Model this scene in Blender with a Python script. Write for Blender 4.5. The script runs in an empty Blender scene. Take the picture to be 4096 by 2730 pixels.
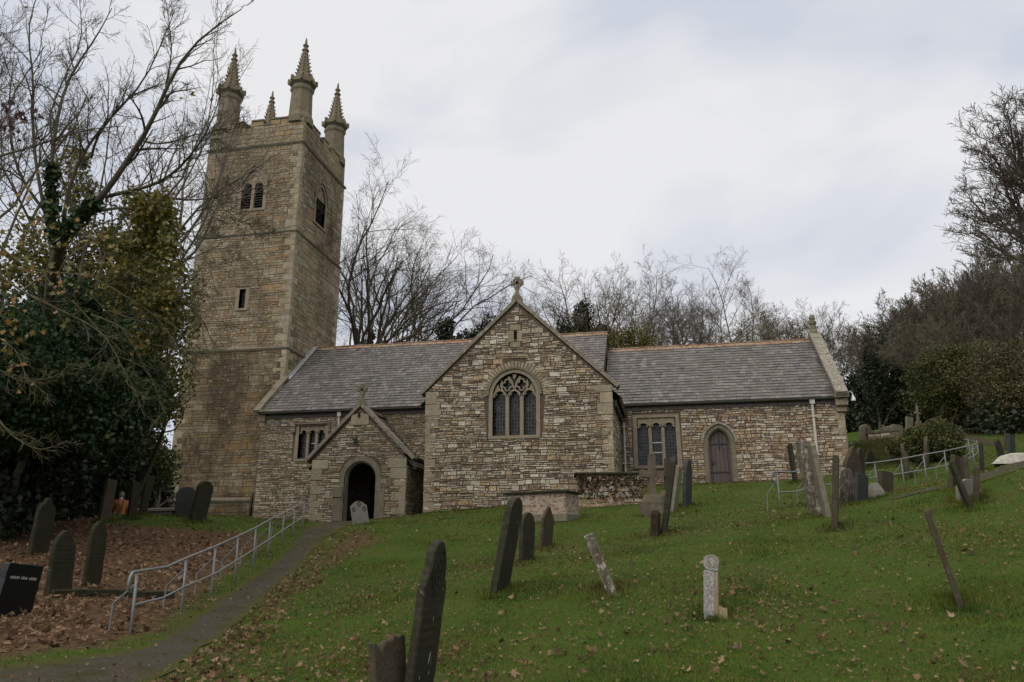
import bpy, bmesh, math, random
import numpy as np
from mathutils import Vector, Matrix
from mathutils.geometry import tessellate_polygon

S = bpy.context.scene
COL = S.collection
rad = math.radians
rng = np.random.default_rng(7)
random.seed(7)

# ------------------------------------------------------------------ camera
F, PITCH, YAW = 3137.0, 0.2711, -0.1978
W0, H0 = 4096.0, 2730.0
cyw, syw, cp, sp = math.cos(YAW), math.sin(YAW), math.cos(PITCH), math.sin(PITCH)
Fv = np.array([syw * cp, cyw * cp, sp]); Rv = np.array([cyw, -syw, 0.0]); Uv = np.cross(Rv, Fv)
cam = bpy.data.cameras.new('camera'); camo = bpy.data.objects.new('camera', cam); COL.objects.link(camo)
cam.sensor_width = 36.0; cam.lens = F / W0 * 36.0; cam.clip_start = 0.1; cam.clip_end = 2000
camo.matrix_world = Matrix(((Rv[0], Uv[0], -Fv[0], 0), (Rv[1], Uv[1], -Fv[1], 0), (Rv[2], Uv[2], -Fv[2], 0), (0, 0, 0, 1)))
S.camera = camo

# ------------------------------------------------------------------ sky, sun, exposure
SUN_EL, SUN_AZ = rad(38), rad(205)      # azimuth clockwise from +Y: behind the viewer, a little to the left
w = bpy.data.worlds.new('World'); S.world = w; w.use_nodes = True
nt = w.node_tree; nt.nodes.clear()
def wn(t, **k):
    n = nt.nodes.new(t)
    for a, b in k.items(): setattr(n, a, b)
    return n
wo = wn('ShaderNodeOutputWorld'); bg = wn('ShaderNodeBackground'); bg.inputs['Strength'].default_value = 0.1
sky = wn('ShaderNodeTexSky', sky_type='NISHITA', sun_disc=False, sun_elevation=SUN_EL, sun_rotation=SUN_AZ)
tc = wn('ShaderNodeTexCoord'); mp = wn('ShaderNodeMapping'); mp.inputs['Scale'].default_value = (1.7, 1.7, 3.4)
mp.inputs['Location'].default_value = (0.35, 1.2, 0.4)
n1 = wn('ShaderNodeTexNoise'); n1.inputs['Scale'].default_value = 1.7; n1.inputs['Detail'].default_value = 5; n1.inputs['Roughness'].default_value = 0.45
n1.inputs['Distortion'].default_value = 0.35
cr = wn('ShaderNodeValToRGB'); e = cr.color_ramp.elements
e[0].position = 0.42; e[0].color = (6.35, 6.75, 7.6, 1); e[1].position = 0.60; e[1].color = (8.55, 8.55, 8.7, 1)
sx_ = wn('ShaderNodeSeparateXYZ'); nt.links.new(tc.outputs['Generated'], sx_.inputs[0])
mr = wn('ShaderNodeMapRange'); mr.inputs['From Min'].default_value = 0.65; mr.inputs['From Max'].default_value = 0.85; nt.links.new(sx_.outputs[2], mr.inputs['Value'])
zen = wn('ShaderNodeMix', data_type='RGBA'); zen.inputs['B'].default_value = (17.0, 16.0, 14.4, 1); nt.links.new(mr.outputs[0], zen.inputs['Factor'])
mx = wn('ShaderNodeMix', data_type='RGBA'); mx.inputs['Factor'].default_value = 0.05
nt.links.new(tc.outputs['Generated'], mp.inputs['Vector']); nt.links.new(mp.outputs['Vector'], n1.inputs['Vector'])
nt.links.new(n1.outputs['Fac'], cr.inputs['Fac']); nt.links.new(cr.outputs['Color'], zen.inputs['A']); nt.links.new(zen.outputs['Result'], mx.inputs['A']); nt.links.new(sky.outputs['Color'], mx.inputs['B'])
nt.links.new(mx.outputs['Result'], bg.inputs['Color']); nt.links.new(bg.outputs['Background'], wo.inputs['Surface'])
sun = bpy.data.lights.new('sun', 'SUN'); suno = bpy.data.objects.new('sun', sun); COL.objects.link(suno)
sun.energy = 1.45; sun.angle = rad(45); sun.color = (1.0, 0.93, 0.82)
sd = Vector((math.sin(SUN_AZ) * math.cos(SUN_EL), math.cos(SUN_AZ) * math.cos(SUN_EL), math.sin(SUN_EL)))
suno.rotation_euler = sd.to_track_quat('Z', 'Y').to_euler()
S.view_settings.view_transform = 'Standard'; S.view_settings.look = 'None'
S.view_settings.exposure = 0.0; S.view_settings.gamma = 1.0

# ------------------------------------------------------------------ pixel -> point helpers (photo pixels, 4096 wide)
def ray(px, py):
    d = Rv * (px - W0 / 2) + Uv * (H0 / 2 - py) + Fv * F
    return d
def at(px, py, d):
    r = ray(px, py); return r * (d / math.hypot(r[0], r[1]))
def onY(px, py, y):
    r = ray(px, py); return r * (y / r[1])
def project(P):
    P = np.asarray(P); z = P @ Fv
    return W0 / 2 + F * (P @ Rv) / z, H0 / 2 - F * (P @ Uv) / z

# ------------------------------------------------------------------ terrain (thin plate spline through measured spots)
CT = [at(*t) for t in [
    (2850, 2455, 10.2), (2000, 2371, 12.5), (2107, 2251, 16), (2188, 2190, 19), (2150, 2092, 23.5), (2330, 2083, 23.5),
    (3850, 2425, 11.6), (3275, 2066, 18), (2050, 2730, 8.2), (4096, 2730, 8.3), (3000, 2730, 8.2), (60, 2730, 8.6), (900, 2730, 8.4),
    (522, 2540, 12.0), (725, 2452, 14.0), (940, 2328, 17.3), (1070, 2230, 21.0), (1218, 2122, 27.0), (300, 2640, 10),
    (160, 2217, 19.5), (245, 2380, 15.0), (365, 2350, 15.4), (60, 2464, 12.6), (2640, 2140, 19.5), (2605, 2062, 23), (2748, 2026, 25),
    (3378, 2020, 20.5), (3339, 2113, 16.5), (3545, 1980, 23), (3840, 2030, 18), (4096, 1860, 21), (4096, 2263, 12.5), (3121, 2039, 21.5),
    (3618, 1952, 27), (3792, 1912, 28), (3900, 1850, 30), (3985, 1800, 37), (4047, 1819, 35), (3707, 1873, 33), (3480, 1877, 32),
    (3620, 1770, 42), (3480, 1765, 46), (3900, 1745, 48), (3700, 1720, 54), (4096, 1720, 52), (3420, 1730, 54),
    (480, 2056, 25.0), (620, 2058, 27), (740, 2066, 29.5), (1400, 2100, 25.5), (1250, 2330, 17.6), (1500, 2330, 16.8), (1300, 2560, 11.6)]]
CT += [np.array(t, float) for t in [
    (0, 0, -1.62), (0, -20, -2.6), (-12, -6, -2.7), (18, -4, -1.2), (-9, 4, -1.9), (-26.4, 37.2, 2.0), (-20, 35.6, 1.95), (-22, 30, 1.55),
    (-10.4, 31.8, 1.78), (-6, 31.8, 2.1), (-2.2, 31.8, 2.6), (-2.1, 36.5, 3.12), (1.7, 36.5, 3.22), (7.6, 36.5, 3.32), (-15.4, 32.2, 1.36),
    (-14.2, 31.4, 1.33), (-12.2, 31.6, 1.62), (-11, 32.2, 1.72), (-1, -1.5, -1.62), (-30, 60, 3.4), (0, 60, 6), (18, 60, 9.5), (-60, 45, 2.5), (-45, 28, 1.0),
    (50, 60, 17), (45, 30, 9), (40, 10, 4), (60, 110, 30), (0, 110, 10), (-60, 110, 6), (-30, 15, -0.8), (-40, -10, -3), (40, -20, 0),
    (-33.5, 36, 1.2), (-17, 60, 4.5)]]
CT += [at(488, 1972, 29.5) - np.array([0, 0, 1.74])]
CT = np.array(CT)
def _u(r2): return 0.5 * r2 * np.log(r2 + 1e-9)
def _fit(P, lam=1.5):
    n = len(P); D = ((P[:, None, :2] - P[None, :, :2]) ** 2).sum(-1)
    A = np.zeros((n + 3, n + 3)); A[:n, :n] = _u(D) + lam * np.eye(n); A[:n, n] = 1; A[:n, n + 1:] = P[:, :2]; A[n, :n] = 1; A[n + 1:, :n] = P[:, :2].T
    b = np.zeros(n + 3); b[:n] = P[:, 2]
    return np.linalg.solve(A, b)
TC = _fit(CT)
def gz(x, y):
    x = np.atleast_1d(np.asarray(x, float)); y = np.atleast_1d(np.asarray(y, float)); sh = x.shape
    x = x.ravel(); y = y.ravel()
    # beyond the built ground the surface continues level from its edge
    xc = np.clip(x, -95, 80); yc = np.clip(y, -30, 125)
    out = np.empty(len(x)); n = len(CT)
    for i in range(0, len(x), 40000):
        s = slice(i, i + 40000)
        D = (xc[s, None] - CT[None, :, 0]) ** 2 + (yc[s, None] - CT[None, :, 1]) ** 2
        out[s] = _u(D) @ TC[:n] + TC[n] + TC[n + 1] * xc[s] + TC[n + 2] * yc[s]
    return out.reshape(sh)
def g1(x, y): return float(gz([x], [y])[0])
def hit(px, py, lo=4.0, hi=120.0):
    r = ray(px, py); r = r / math.hypot(r[0], r[1])
    t = np.arange(lo, hi, 0.05); d = r[2] * t - gz(r[0] * t, r[1] * t)
    k = np.where(d <= 0)[0]
    i = k[0] if len(k) else len(t) - 1
    return np.array([r[0] * t[i], r[1] * t[i], g1(r[0] * t[i], r[1] * t[i])])

# ------------------------------------------------------------------ materials
class Mat:
    def __init__(s, name, rough=0.9, spec=0.3):
        s.m = bpy.data.materials.new(name); s.m.use_nodes = True; s.t = s.m.node_tree; s.t.nodes.clear()
        s.o = s.n('ShaderNodeOutputMaterial'); s.b = s.n('ShaderNodeBsdfPrincipled'); s.t.links.new(s.b.outputs[0], s.o.inputs[0])
        s.b.inputs['Roughness'].default_value = rough; s.b.inputs['Specular IOR Level'].default_value = spec
    def n(s, t, **k):
        n = s.t.nodes.new(t)
        for a, b in k.items():
            if hasattr(n, a) and a not in n.inputs: setattr(n, a, b)
            else: s.put(n.inputs[a], b)
        return n
    def put(s, sock, v):
        if isinstance(v, bpy.types.NodeSocket): s.t.links.new(v, sock)
        elif isinstance(v, (tuple, list)) and sock.type == 'RGBA' and len(v) == 3: sock.default_value = (*v, 1)
        else: sock.default_value = v
    def obj(s): return s.n('ShaderNodeTexCoord').outputs['Object']
    def island(s): return s.n('ShaderNodeNewGeometry').outputs['Random Per Island']
    def mapping(s, v, scale=(1, 1, 1), loc=(0, 0, 0)):
        n = s.n('ShaderNodeMapping'); s.put(n.inputs['Vector'], v); n.inputs['Scale'].default_value = scale; n.inputs['Location'].default_value = loc
        return n.outputs[0]
    def noise(s, v, scale, detail=4, rough=0.55, dist=0.0):
        n = s.n('ShaderNodeTexNoise'); s.put(n.inputs['Vector'], v)
        for a, b in (('Scale', scale), ('Detail', detail), ('Roughness', rough), ('Distortion', dist)): n.inputs[a].default_value = b
        return n.outputs['Fac']
    def ramp(s, f, stops, interp='LINEAR'):
        n = s.n('ShaderNodeValToRGB'); s.put(n.inputs['Fac'], f); r = n.color_ramp; r.interpolation = interp
        while len(r.elements) < len(stops): r.elements.new(0.5)
        for el, (p, c) in zip(r.elements, stops):
            el.position = p; el.color = (*c, 1) if isinstance(c, tuple) else (c, c, c, 1)
        return n.outputs['Color']
    def mix(s, f, a, b, mode='MIX'):
        n = s.n('ShaderNodeMix', data_type='RGBA', blend_type=mode)
        s.put(n.inputs['Factor'], f); s.put(n.inputs['A'], a); s.put(n.inputs['B'], b)
        return n.outputs['Result']
    def bump(s, h, strength=0.4, dist=0.02):
        n = s.n('ShaderNodeBump'); s.put(n.inputs['Height'], h); n.inputs['Strength'].default_value = strength; n.inputs['Distance'].default_value = dist
        s.put(s.b.inputs['Normal'], n.outputs[0])
    def col(s, c): s.put(s.b.inputs['Base Color'], c); return s

def spread(cols):
    n = len(cols); return [(i / n, c) for i, c in enumerate(cols)]

def stone_mat(name, cols, lichen=0.55, lichcol=(.46, .44, .38), stain=(.07, .055, .04), stain_amt=0.55, stain_scale=0.5, moss=0.0, ochre=.28, st0=.45):
    m = Mat(name, 0.92, 0.2); o = m.obj()
    c = m.ramp(m.island(), spread(cols), 'CONSTANT')
    fine = m.noise(o, 9, 6, 0.7)
    c = m.mix(m.ramp(fine, [(.35, .0), (.8, .4)]), c, (.26, .24, .20))
    c = m.mix(0.75, c, m.ramp(m.noise(o, 22, 4, .7), [(.3, .48), (.7, 1.42)]), 'MULTIPLY')
    st = m.ramp(m.noise(m.mapping(o, (1, 1, .45)), stain_scale, 6, .68, .3), [(st0, 0.0), (st0 + .2, stain_amt)])
    c = m.mix(st, c, stain)
    c = m.mix(m.ramp(m.noise(m.mapping(o, (1, 1, 1.3), (3, 1, 2)), 1.5, 5, .7, .4), [(.5, 0.0), (.66, ochre)]), c, (.25, .15, .062))
    if moss: c = m.mix(m.ramp(m.noise(o, 1.1, 5, .65), [(.5, 0.0), (.72, moss)]), c, (.075, .08, .03))
    li = m.ramp(m.noise(o, 6.5, 5, .75, .4), [(lichen, 0.0), (lichen + .1, .85)])
    c = m.mix(li, c, lichcol)
    l2 = m.ramp(m.noise(o, 13, 4, .7, .6), [(lichen + .03, 0.0), (lichen + .1, .8)])
    c = m.mix(l2, c, tuple(x * 1.08 for x in lichcol))
    d2 = m.ramp(m.noise(m.mapping(o, (1, 1, 1.4), (5, 2, 7)), 7, 5, .75), [(.58, 0.0), (.70, .65)])
    c = m.mix(d2, c, tuple(x * .9 for x in stain))
    c = m.mix(1.0, c, (1.20, 1.17, 1.11), 'MULTIPLY')
    m.col(c); m.bump(fine, .6, .02)
    return m.m

def plain_stone(name, a, b, scale=6, lichen=.62, lcol=(.45, .44, .38), bumpd=.01, speck=None, streak=None, rough=.9, letters=None):
    m = Mat(name, rough, .12); o = m.obj()
    f = m.noise(o, scale, 6, .68)
    c = m.mix(m.ramp(f, [(.3, 0.0), (.7, 1.0)]), a, b)
    if streak: c = m.mix(m.ramp(m.noise(m.mapping(o, (9, 9, 1.2)), 2.2, 5, .7), [(.5, 0.0), (.62, streak[0])]), c, streak[1])
    c = m.mix(0.6, c, m.ramp(m.noise(o, 40, 3, .6), [(.3, .6), (.7, 1.3)]), 'MULTIPLY')
    if letters:
        sx = m.n('ShaderNodeSeparateXYZ'); m.put(sx.inputs[0], o); mu = m.n('ShaderNodeMath', operation='MULTIPLY'); m.put(mu.inputs[0], sx.outputs[2]); mu.inputs[1].default_value = 15.0
        fr_ = m.n('ShaderNodeMath', operation='FRACT'); m.put(fr_.inputs[0], mu.outputs[0])
        rows = m.ramp(fr_.outputs[0], [(.3, 0.0), (.36, 1.0), (.66, 1.0), (.72, 0.0)]); gl = m.ramp(m.noise(m.mapping(o, (70, 70, 14)), 1.0, 2, .5), [(.5, 0.0), (.53, 1.0)]); zz = m.ramp(sx.outputs[2], [(.38, 0.0), (.42, .22)])
        c = m.mix(m.mix(1.0, m.mix(1.0, rows, gl, 'MULTIPLY'), zz, 'MULTIPLY'), c, letters)
    if speck: c = m.mix(m.ramp(m.noise(o, 90, 2, .5), [(.45, 0.0), (.55, .9)]), c, speck)
    c = m.mix(m.ramp(m.noise(o, scale * 1.7, 5, .75, .5), [(lichen, 0.0), (lichen + .08, .9)]), c, lcol)
    m.col(c); m.bump(f, .6, bumpd)
    return m.m

RUB_T = stone_mat('rubble_stone', [(.27, .235, .18), (.34, .31, .255), (.19, .135, .09), (.43, .405, .355), (.24, .19, .13), (.12, .078, .055), (.31, .225, .12), (.38, .355, .30), (.21, .165, .12), (.085, .055, .044)], .555, (.53, .50, .45), stain_amt=.45)
RUB_N = stone_mat('nave_stone', [(.25, .215, .16), (.32, .285, .23), (.18, .135, .09), (.28, .245, .185), (.15, .11, .075), (.30, .24, .16), (.37, .34, .29)], .585, stain_amt=.45)
RUB_C = stone_mat('chancel_stone', [(.22, .15, .095), (.31, .265, .205), (.15, .095, .066), (.42, .39, .34), (.27, .185, .10), (.095, .06, .045), (.29, .24, .17), (.20, .125, .08)], .55, (.53, .50, .45), stain_amt=.5)
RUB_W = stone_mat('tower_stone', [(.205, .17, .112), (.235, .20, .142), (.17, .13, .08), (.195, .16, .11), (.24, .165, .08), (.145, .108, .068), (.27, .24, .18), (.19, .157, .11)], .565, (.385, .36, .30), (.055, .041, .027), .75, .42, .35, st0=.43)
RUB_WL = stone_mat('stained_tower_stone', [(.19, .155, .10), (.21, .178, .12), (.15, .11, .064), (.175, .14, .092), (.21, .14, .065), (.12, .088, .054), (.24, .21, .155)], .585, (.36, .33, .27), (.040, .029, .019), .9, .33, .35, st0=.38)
MORTAR = plain_stone('mortar', (.055, .043, .032), (.125, .10, .075), 8)
QUOIN = stone_mat('quoin_granite', [(.27, .24, .185), (.23, .20, .15), (.31, .28, .225), (.205, .18, .135), (.25, .215, .15)], .60, stain_amt=.5, moss=.25)
DRESS = plain_stone('dressed_granite', (.28, .235, .175), (.19, .158, .115), 4, .66, (.36, .34, .28))
DRESS_DK = plain_stone('weathered_granite', (.20, .175, .13), (.13, .11, .08), 3, .66, (.30, .29, .22), .02)
PINN = plain_stone('pinnacle_granite', (.22, .185, .13), (.13, .11, .075), 4, .62, (.31, .30, .2), .02)
COPE = plain_stone('coping_granite', (.24, .21, .165), (.15, .13, .095), 5, .57, (.40, .39, .33), .03)
COPE_PALE = plain_stone('lichened_coping', (.26, .24, .20), (.15, .13, .10), 6, .53, (.44, .42, .375), .03)

def slate_mat(name, cols):
    m = Mat(name, .62, .4); o = m.obj()
    c = m.ramp(m.island(), spread(cols), 'CONSTANT')
    c = m.mix(m.ramp(m.noise(m.mapping(o, (1, 1, 1)), .8, 5, .6), [(.4, 0.0), (.65, .5)]), c, (.10, .092, .075))
    c = m.mix(m.ramp(m.noise(o, 14, 5, .75), [(.56, 0.0), (.68, .75)]), c, (.27, .26, .235))
    c = m.mix(m.ramp(m.noise(o, 2.1, 5, .7), [(.58, 0.0), (.7, .5)]), c, (.25, .245, .235))
    m.col(c); m.bump(m.noise(o, 25, 4, .6), .4, .006); return m.m
SLATE = slate_mat('roof_slate', [(.082, .076, .077), (.12, .112, .112), (.058, .054, .057), (.10, .092, .091), (.15, .142, .135), (.092, .080, .088), (.074, .070, .067), (.112, .102, .09)])
m = Mat('ridge_tile', .85); o = m.obj()
c = m.ramp(m.island(), spread([(.20, .08, .048), (.24, .12, .075), (.16, .072, .048), (.24, .15, .10)]), 'CONSTANT')
c = m.mix(m.ramp(m.noise(o, 7, 5, .75), [(.46, 0.0), (.56, .9)]), c, (.30, .255, .18))
c = m.mix(m.ramp(m.noise(o, 5, 5, .75, .3), [(.58, 0.0), (.66, .8)]), c, (.06, .06, .025)); m.col(c); m.bump(m.noise(o, 20, 4), .5, .01); RIDGE = m.m

m = Mat('leaded_glass', .12, .6); o = m.obj()
sx = m.n('ShaderNodeSeparateXYZ'); m.put(sx.inputs[0], o); cx_ = m.n('ShaderNodeCombineXYZ'); m.put(cx_.inputs[0], sx.outputs[0]); m.put(cx_.inputs[1], sx.outputs[2])
br = m.n('ShaderNodeTexBrick'); m.put(br.inputs['Vector'], cx_.outputs[0]); br.offset = 0
for a, b in (('Scale', 1.0), ('Mortar Size', .009), ('Brick Width', .125), ('Row Height', .155), ('Bias', -.2), ('Mortar Smooth', 0.0)): br.inputs[a].default_value = b
br.inputs['Color1'].default_value = (.003, .004, .004, 1); br.inputs['Color2'].default_value = (.03, .036, .032, 1); br.inputs['Mortar'].default_value = (.085, .09, .085, 1)
m.col(br.outputs['Color'])
m.b.inputs['IOR'].default_value = 1.35
rr = m.mix(br.outputs['Fac'], (.16, .16, .16), (.7, .7, .7)); m.put(m.b.inputs['Roughness'], rr)
m.bump(m.noise(o, 5.5, 2, .5), .55, .03); GLASS = m.m
def simple(name, c, rough=.6, metal=0.0, var=.0, scale=12, spec=.4):
    m = Mat(name, rough, spec); m.b.inputs['Metallic'].default_value = metal
    if var: m.col(m.mix(m.ramp(m.noise(m.obj(), scale, 5, .65), [(.35, 0.0), (.7, 1.0)]), c, tuple(x * (1 - var) for x in c))); m.bump(m.noise(m.obj(), scale * 3, 4), .3, .004)
    else: m.col(c)
    return m.m
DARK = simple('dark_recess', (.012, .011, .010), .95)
LOUVRE = simple('louvre_slate', (.045, .043, .042), .7, var=.4)
IRON = simple('cast_iron_black', (.012, .013, .014), .45)
GUTTER = simple('gutter_iron', (.045, .043, .038), .6, var=.4)
PIPEW = simple('painted_pipe', (.52, .49, .44), .55, var=.35, scale=5)
GALV = simple('galvanised_steel', (.19, .20, .21), .55, .25, var=.25, scale=20)
WHITE = simple('white_enamel', (.7, .7, .68), .4)
LAMPG = simple('lantern_glass', (.05, .09, .07), .15)
m = Mat('weathered_timber', .8); o = m.obj()
c = m.ramp(m.noise(m.mapping(o, (7, 7, .35)), 3, 5, .6), [(.3, (.055, .042, .040)), (.7, (.115, .095, .092))]); m.col(c); m.bump(m.noise(m.mapping(o, (20, 20, .6)), 3, 3), .4, .01); TIMBER = m.m
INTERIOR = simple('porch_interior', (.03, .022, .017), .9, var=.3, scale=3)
m = Mat('lead_flashing', .5); m.col(m.ramp(m.noise(m.obj(), 6), [(.3, (.20, .205, .21)), (.7, (.32, .33, .34))])); LEAD = m.m

SL_DARK = plain_stone('dark_slate_headstone', (.024, .023, .016), (.050, .044, .032), 4, .63, (.33, .33, .30), .012, streak=(.7, (.03, .036, .016)), rough=.85, letters=(.085, .082, .066))
SL_GREEN = plain_stone('mossy_slate_headstone', (.020, .021, .013), (.042, .038, .025), 3, .65, (.2, .22, .15), .012, streak=(.6, (.022, .028, .010)), rough=.9, letters=(.085, .082, .066))
SL_BLUE = plain_stone('blue_slate_headstone', (.034, .040, .038), (.058, .060, .054), 4, .68, (.2, .21, .18), .01, rough=.85, letters=(.085, .082, .066))
SL_BROWN = plain_stone('brown_slate_headstone', (.052, .041, .028), (.085, .070, .050), 5, .66, (.26, .25, .2), .015, streak=(.7, (.05, .042, .03)))
ST_PALE = plain_stone('pale_headstone', (.15, .135, .10), (.21, .19, .145), 5, .66, (.32, .31, .25), .015, streak=(.6, (.12, .105, .075)))
ST_GREY = plain_stone('grey_headstone', (.155, .148, .122), (.195, .185, .155), 5, .66, (.28, .28, .24), .01)
ST_LICH = plain_stone('lichened_headstone', (.07, .055, .04), (.13, .11, .085), 6, .53, (.36, .34, .29), .03, streak=(.75, (.28, .255, .205)))
CROSSM = plain_stone('weathered_cross_stone', (.085, .065, .045), (.15, .13, .095), 4, .60, (.27, .27, .14), .02)
BLACKG = simple('polished_black_granite', (.008, .008, .010), .25, var=.3)
GRANITE = plain_stone('speckled_granite', (.46, .43, .41), (.36, .34, .32), 25, .8, (.5, .48, .45), .03, speck=(.15, .14, .14))
GRANITE_S = plain_stone('smooth_granite', (.30, .26, .17), (.25, .19, .09), 7, .72, (.36, .33, .27), .005)
ROTWOOD = plain_stone('rotten_timber', (.018, .014, .010), (.055, .042, .03), 6, .7, (.09, .1, .04), .03, streak=(.8, (.03, .022, .015)))
LETTER = simple('cut_lettering', (.32, .32, .31), .7)

m = Mat('peeling_limewashed_brick', .9); o = m.obj()
sx = m.n('ShaderNodeSeparateXYZ'); m.put(sx.inputs[0], o); ad = m.n('ShaderNodeMath', operation='ADD'); m.put(ad.inputs[0], sx.outputs[0]); m.put(ad.inputs[1], sx.outputs[1])
cx_ = m.n('ShaderNodeCombineXYZ'); m.put(cx_.inputs[0], ad.outputs[0]); m.put(cx_.inputs[1], sx.outputs[2])
br = m.n('ShaderNodeTexBrick'); m.put(br.inputs['Vector'], cx_.outputs[0])
for a, b in (('Scale', 1.0), ('Mortar Size', .008), ('Brick Width', .23), ('Row Height', .085), ('Bias', 0.0)): br.inputs[a].default_value = b
br.inputs['Color1'].default_value = (.20, .075, .045, 1); br.inputs['Color2'].default_value = (.15, .065, .045, 1); br.inputs['Mortar'].default_value = (.30, .25, .20, 1)
c = m.mix(m.ramp(m.noise(m.mapping(o, (1, 1, 1.6)), 7, 5, .75), [(.455, 0.0), (.51, .95)]), br.outputs['Color'], (.37, .32, .255))
c = m.mix(m.ramp(m.noise(o, 2.2, 4, .6), [(.52, 0.0), (.7, .6)]), c, (.23, .19, .13)); m.col(c); m.bump(br.outputs['Fac'], -.5, .01); BRICK = m.m

def bark_mat(name, a, b):
    m = Mat(name, .92, .15); o = m.obj(); f = m.noise(m.mapping(o, (3, 3, .8)), 3, 5, .65)
    m.col(m.ramp(f, [(.3, a), (.7, b)])); m.bump(f, .5, .02); return m.m
BARK = bark_mat('bark', (.065, .055, .04), (.13, .112, .083))
BARK_MOSS = bark_mat('mossy_bark', (.052, .046, .032), (.115, .102, .07))
BARK_GREY = bark_mat('grey_bark', (.10, .086, .066), (.17, .15, .12))
BARK_RED = bark_mat('brown_twigs', (.085, .073, .052), (.155, .135, .10))
def leaf_mat(name, cols, rough=.5, spec=.35):
    m = Mat(name, rough, spec); c = m.ramp(m.island(), spread(cols)); m.col(c)
    m.t.nodes.remove(m.o); out = m.n('ShaderNodeOutputMaterial'); tr = m.n('ShaderNodeBsdfTranslucent'); m.put(tr.inputs['Color'], c)
    ms = m.n('ShaderNodeMixShader'); ms.inputs[0].default_value = .22; m.t.links.new(m.b.outputs[0], ms.inputs[1]); m.t.links.new(tr.outputs[0], ms.inputs[2]); m.t.links.new(ms.outputs[0], out.inputs[0])
    return m.m
IVY = leaf_mat('ivy_leaves', [(.018, .040, .016), (.028, .060, .022), (.045, .080, .030), (.014, .030, .012), (.038, .064, .02)], .5, .2)
IVYDK = leaf_mat('dark_evergreen_leaves', [(.010, .020, .010), (.016, .030, .012), (.022, .036, .014), (.018, .024, .008)], .5)
OLIVE = leaf_mat('autumn_olive_leaves', [(.095, .098, .018), (.15, .125, .02), (.07, .085, .018), (.22, .15, .02), (.11, .095, .02), (.055, .07, .016)])
YELLOW = leaf_mat('yellow_maple_leaves', [(.22, .15, .02), (.14, .13, .025), (.26, .15, .025), (.10, .11, .025), (.26, .11, .02), (.08, .085, .02)])
SHRUB = leaf_mat('shrub_leaves', [(.045, .062, .014), (.075, .085, .018), (.11, .10, .02), (.055, .06, .015), (.033, .05, .013)])
RUSSET = leaf_mat('russet_leaves', [(.10, .07, .03), (.085, .068, .028), (.13, .10, .03), (.06, .055, .024), (.065, .07, .026)])
LITTER = leaf_mat('dead_leaves', [(.15, .090, .050), (.25, .165, .10), (.10, .058, .032), (.32, .225, .145), (.14, .085, .046), (.19, .12, .065), (.07, .042, .026)], .8, .15)
GRASSM = leaf_mat('grass_blades', [(.040, .085, .010), (.055, .105, .012), (.078, .125, .016), (.032, .070, .010), (.10, .125, .028), (.05, .10, .012)], .55, .25)
LONGG = leaf_mat('rough_grass_blades', [(.05, .075, .014), (.085, .095, .022), (.12, .11, .035), (.04, .06, .014)], .6, .2)

m = Mat('turf', .95, .1); o = m.obj()
gcol = m.ramp(m.noise(o, .9, 6, .65), [(.3, (.028, .052, .006)), (.55, (.042, .07, .009)), (.75, (.062, .06, .018))])
lcol = m.ramp(m.noise(o, 11, 5, .75), [(.3, (.035, .022, .013)), (.5, (.075, .046, .026)), (.72, (.15, .095, .055))])
at_ = m.n('ShaderNodeAttribute', attribute_name='litter')
fac = m.n('ShaderNodeMath', operation='ADD'); m.put(fac.inputs[0], at_.outputs['Fac']); m.put(fac.inputs[1], m.ramp(m.noise(o, 2.6, 5, .7), [(.3, -.0), (.7, .35)]))
c = m.mix(m.ramp(fac.outputs[0], [(.45, 0.0), (.75, 1.0)]), gcol, lcol)
m.col(c); m.bump(m.noise(o, 18, 5, .7), .6, .03); TURF = m.m
m = Mat('worn_tarmac', .95, .06); o = m.obj()
c = m.ramp(m.noise(o, 30, 5, .7), [(.3, (.030, .026, .020)), (.7, (.078, .069, .055))])
c = m.mix(m.ramp(m.noise(o, 1.6, 5, .65), [(.46, 0.0), (.64, .85)]), c, (.036, .036, .012))
at_ = m.n('ShaderNodeAttribute', attribute_name='edge')
f2 = m.n('ShaderNodeMath', operation='ADD'); m.put(f2.inputs[0], at_.outputs['Fac']); m.put(f2.inputs[1], m.ramp(m.noise(o, 4.5, 5, .7), [(.35, -.0), (.7, .6)]))
c = m.mix(m.ramp(f2.outputs[0], [(.6, 0.0), (.95, 1.0)]), c, (.05, .056, .014))
c = m.mix(m.ramp(m.noise(o, 75, 2, .6), [(.58, 0.0), (.68, .6)]), c, (.13, .12, .10)); m.col(c); m.bump(m.noise(o, 60, 4, .7), .6, .015); TARMAC = m.m

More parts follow.
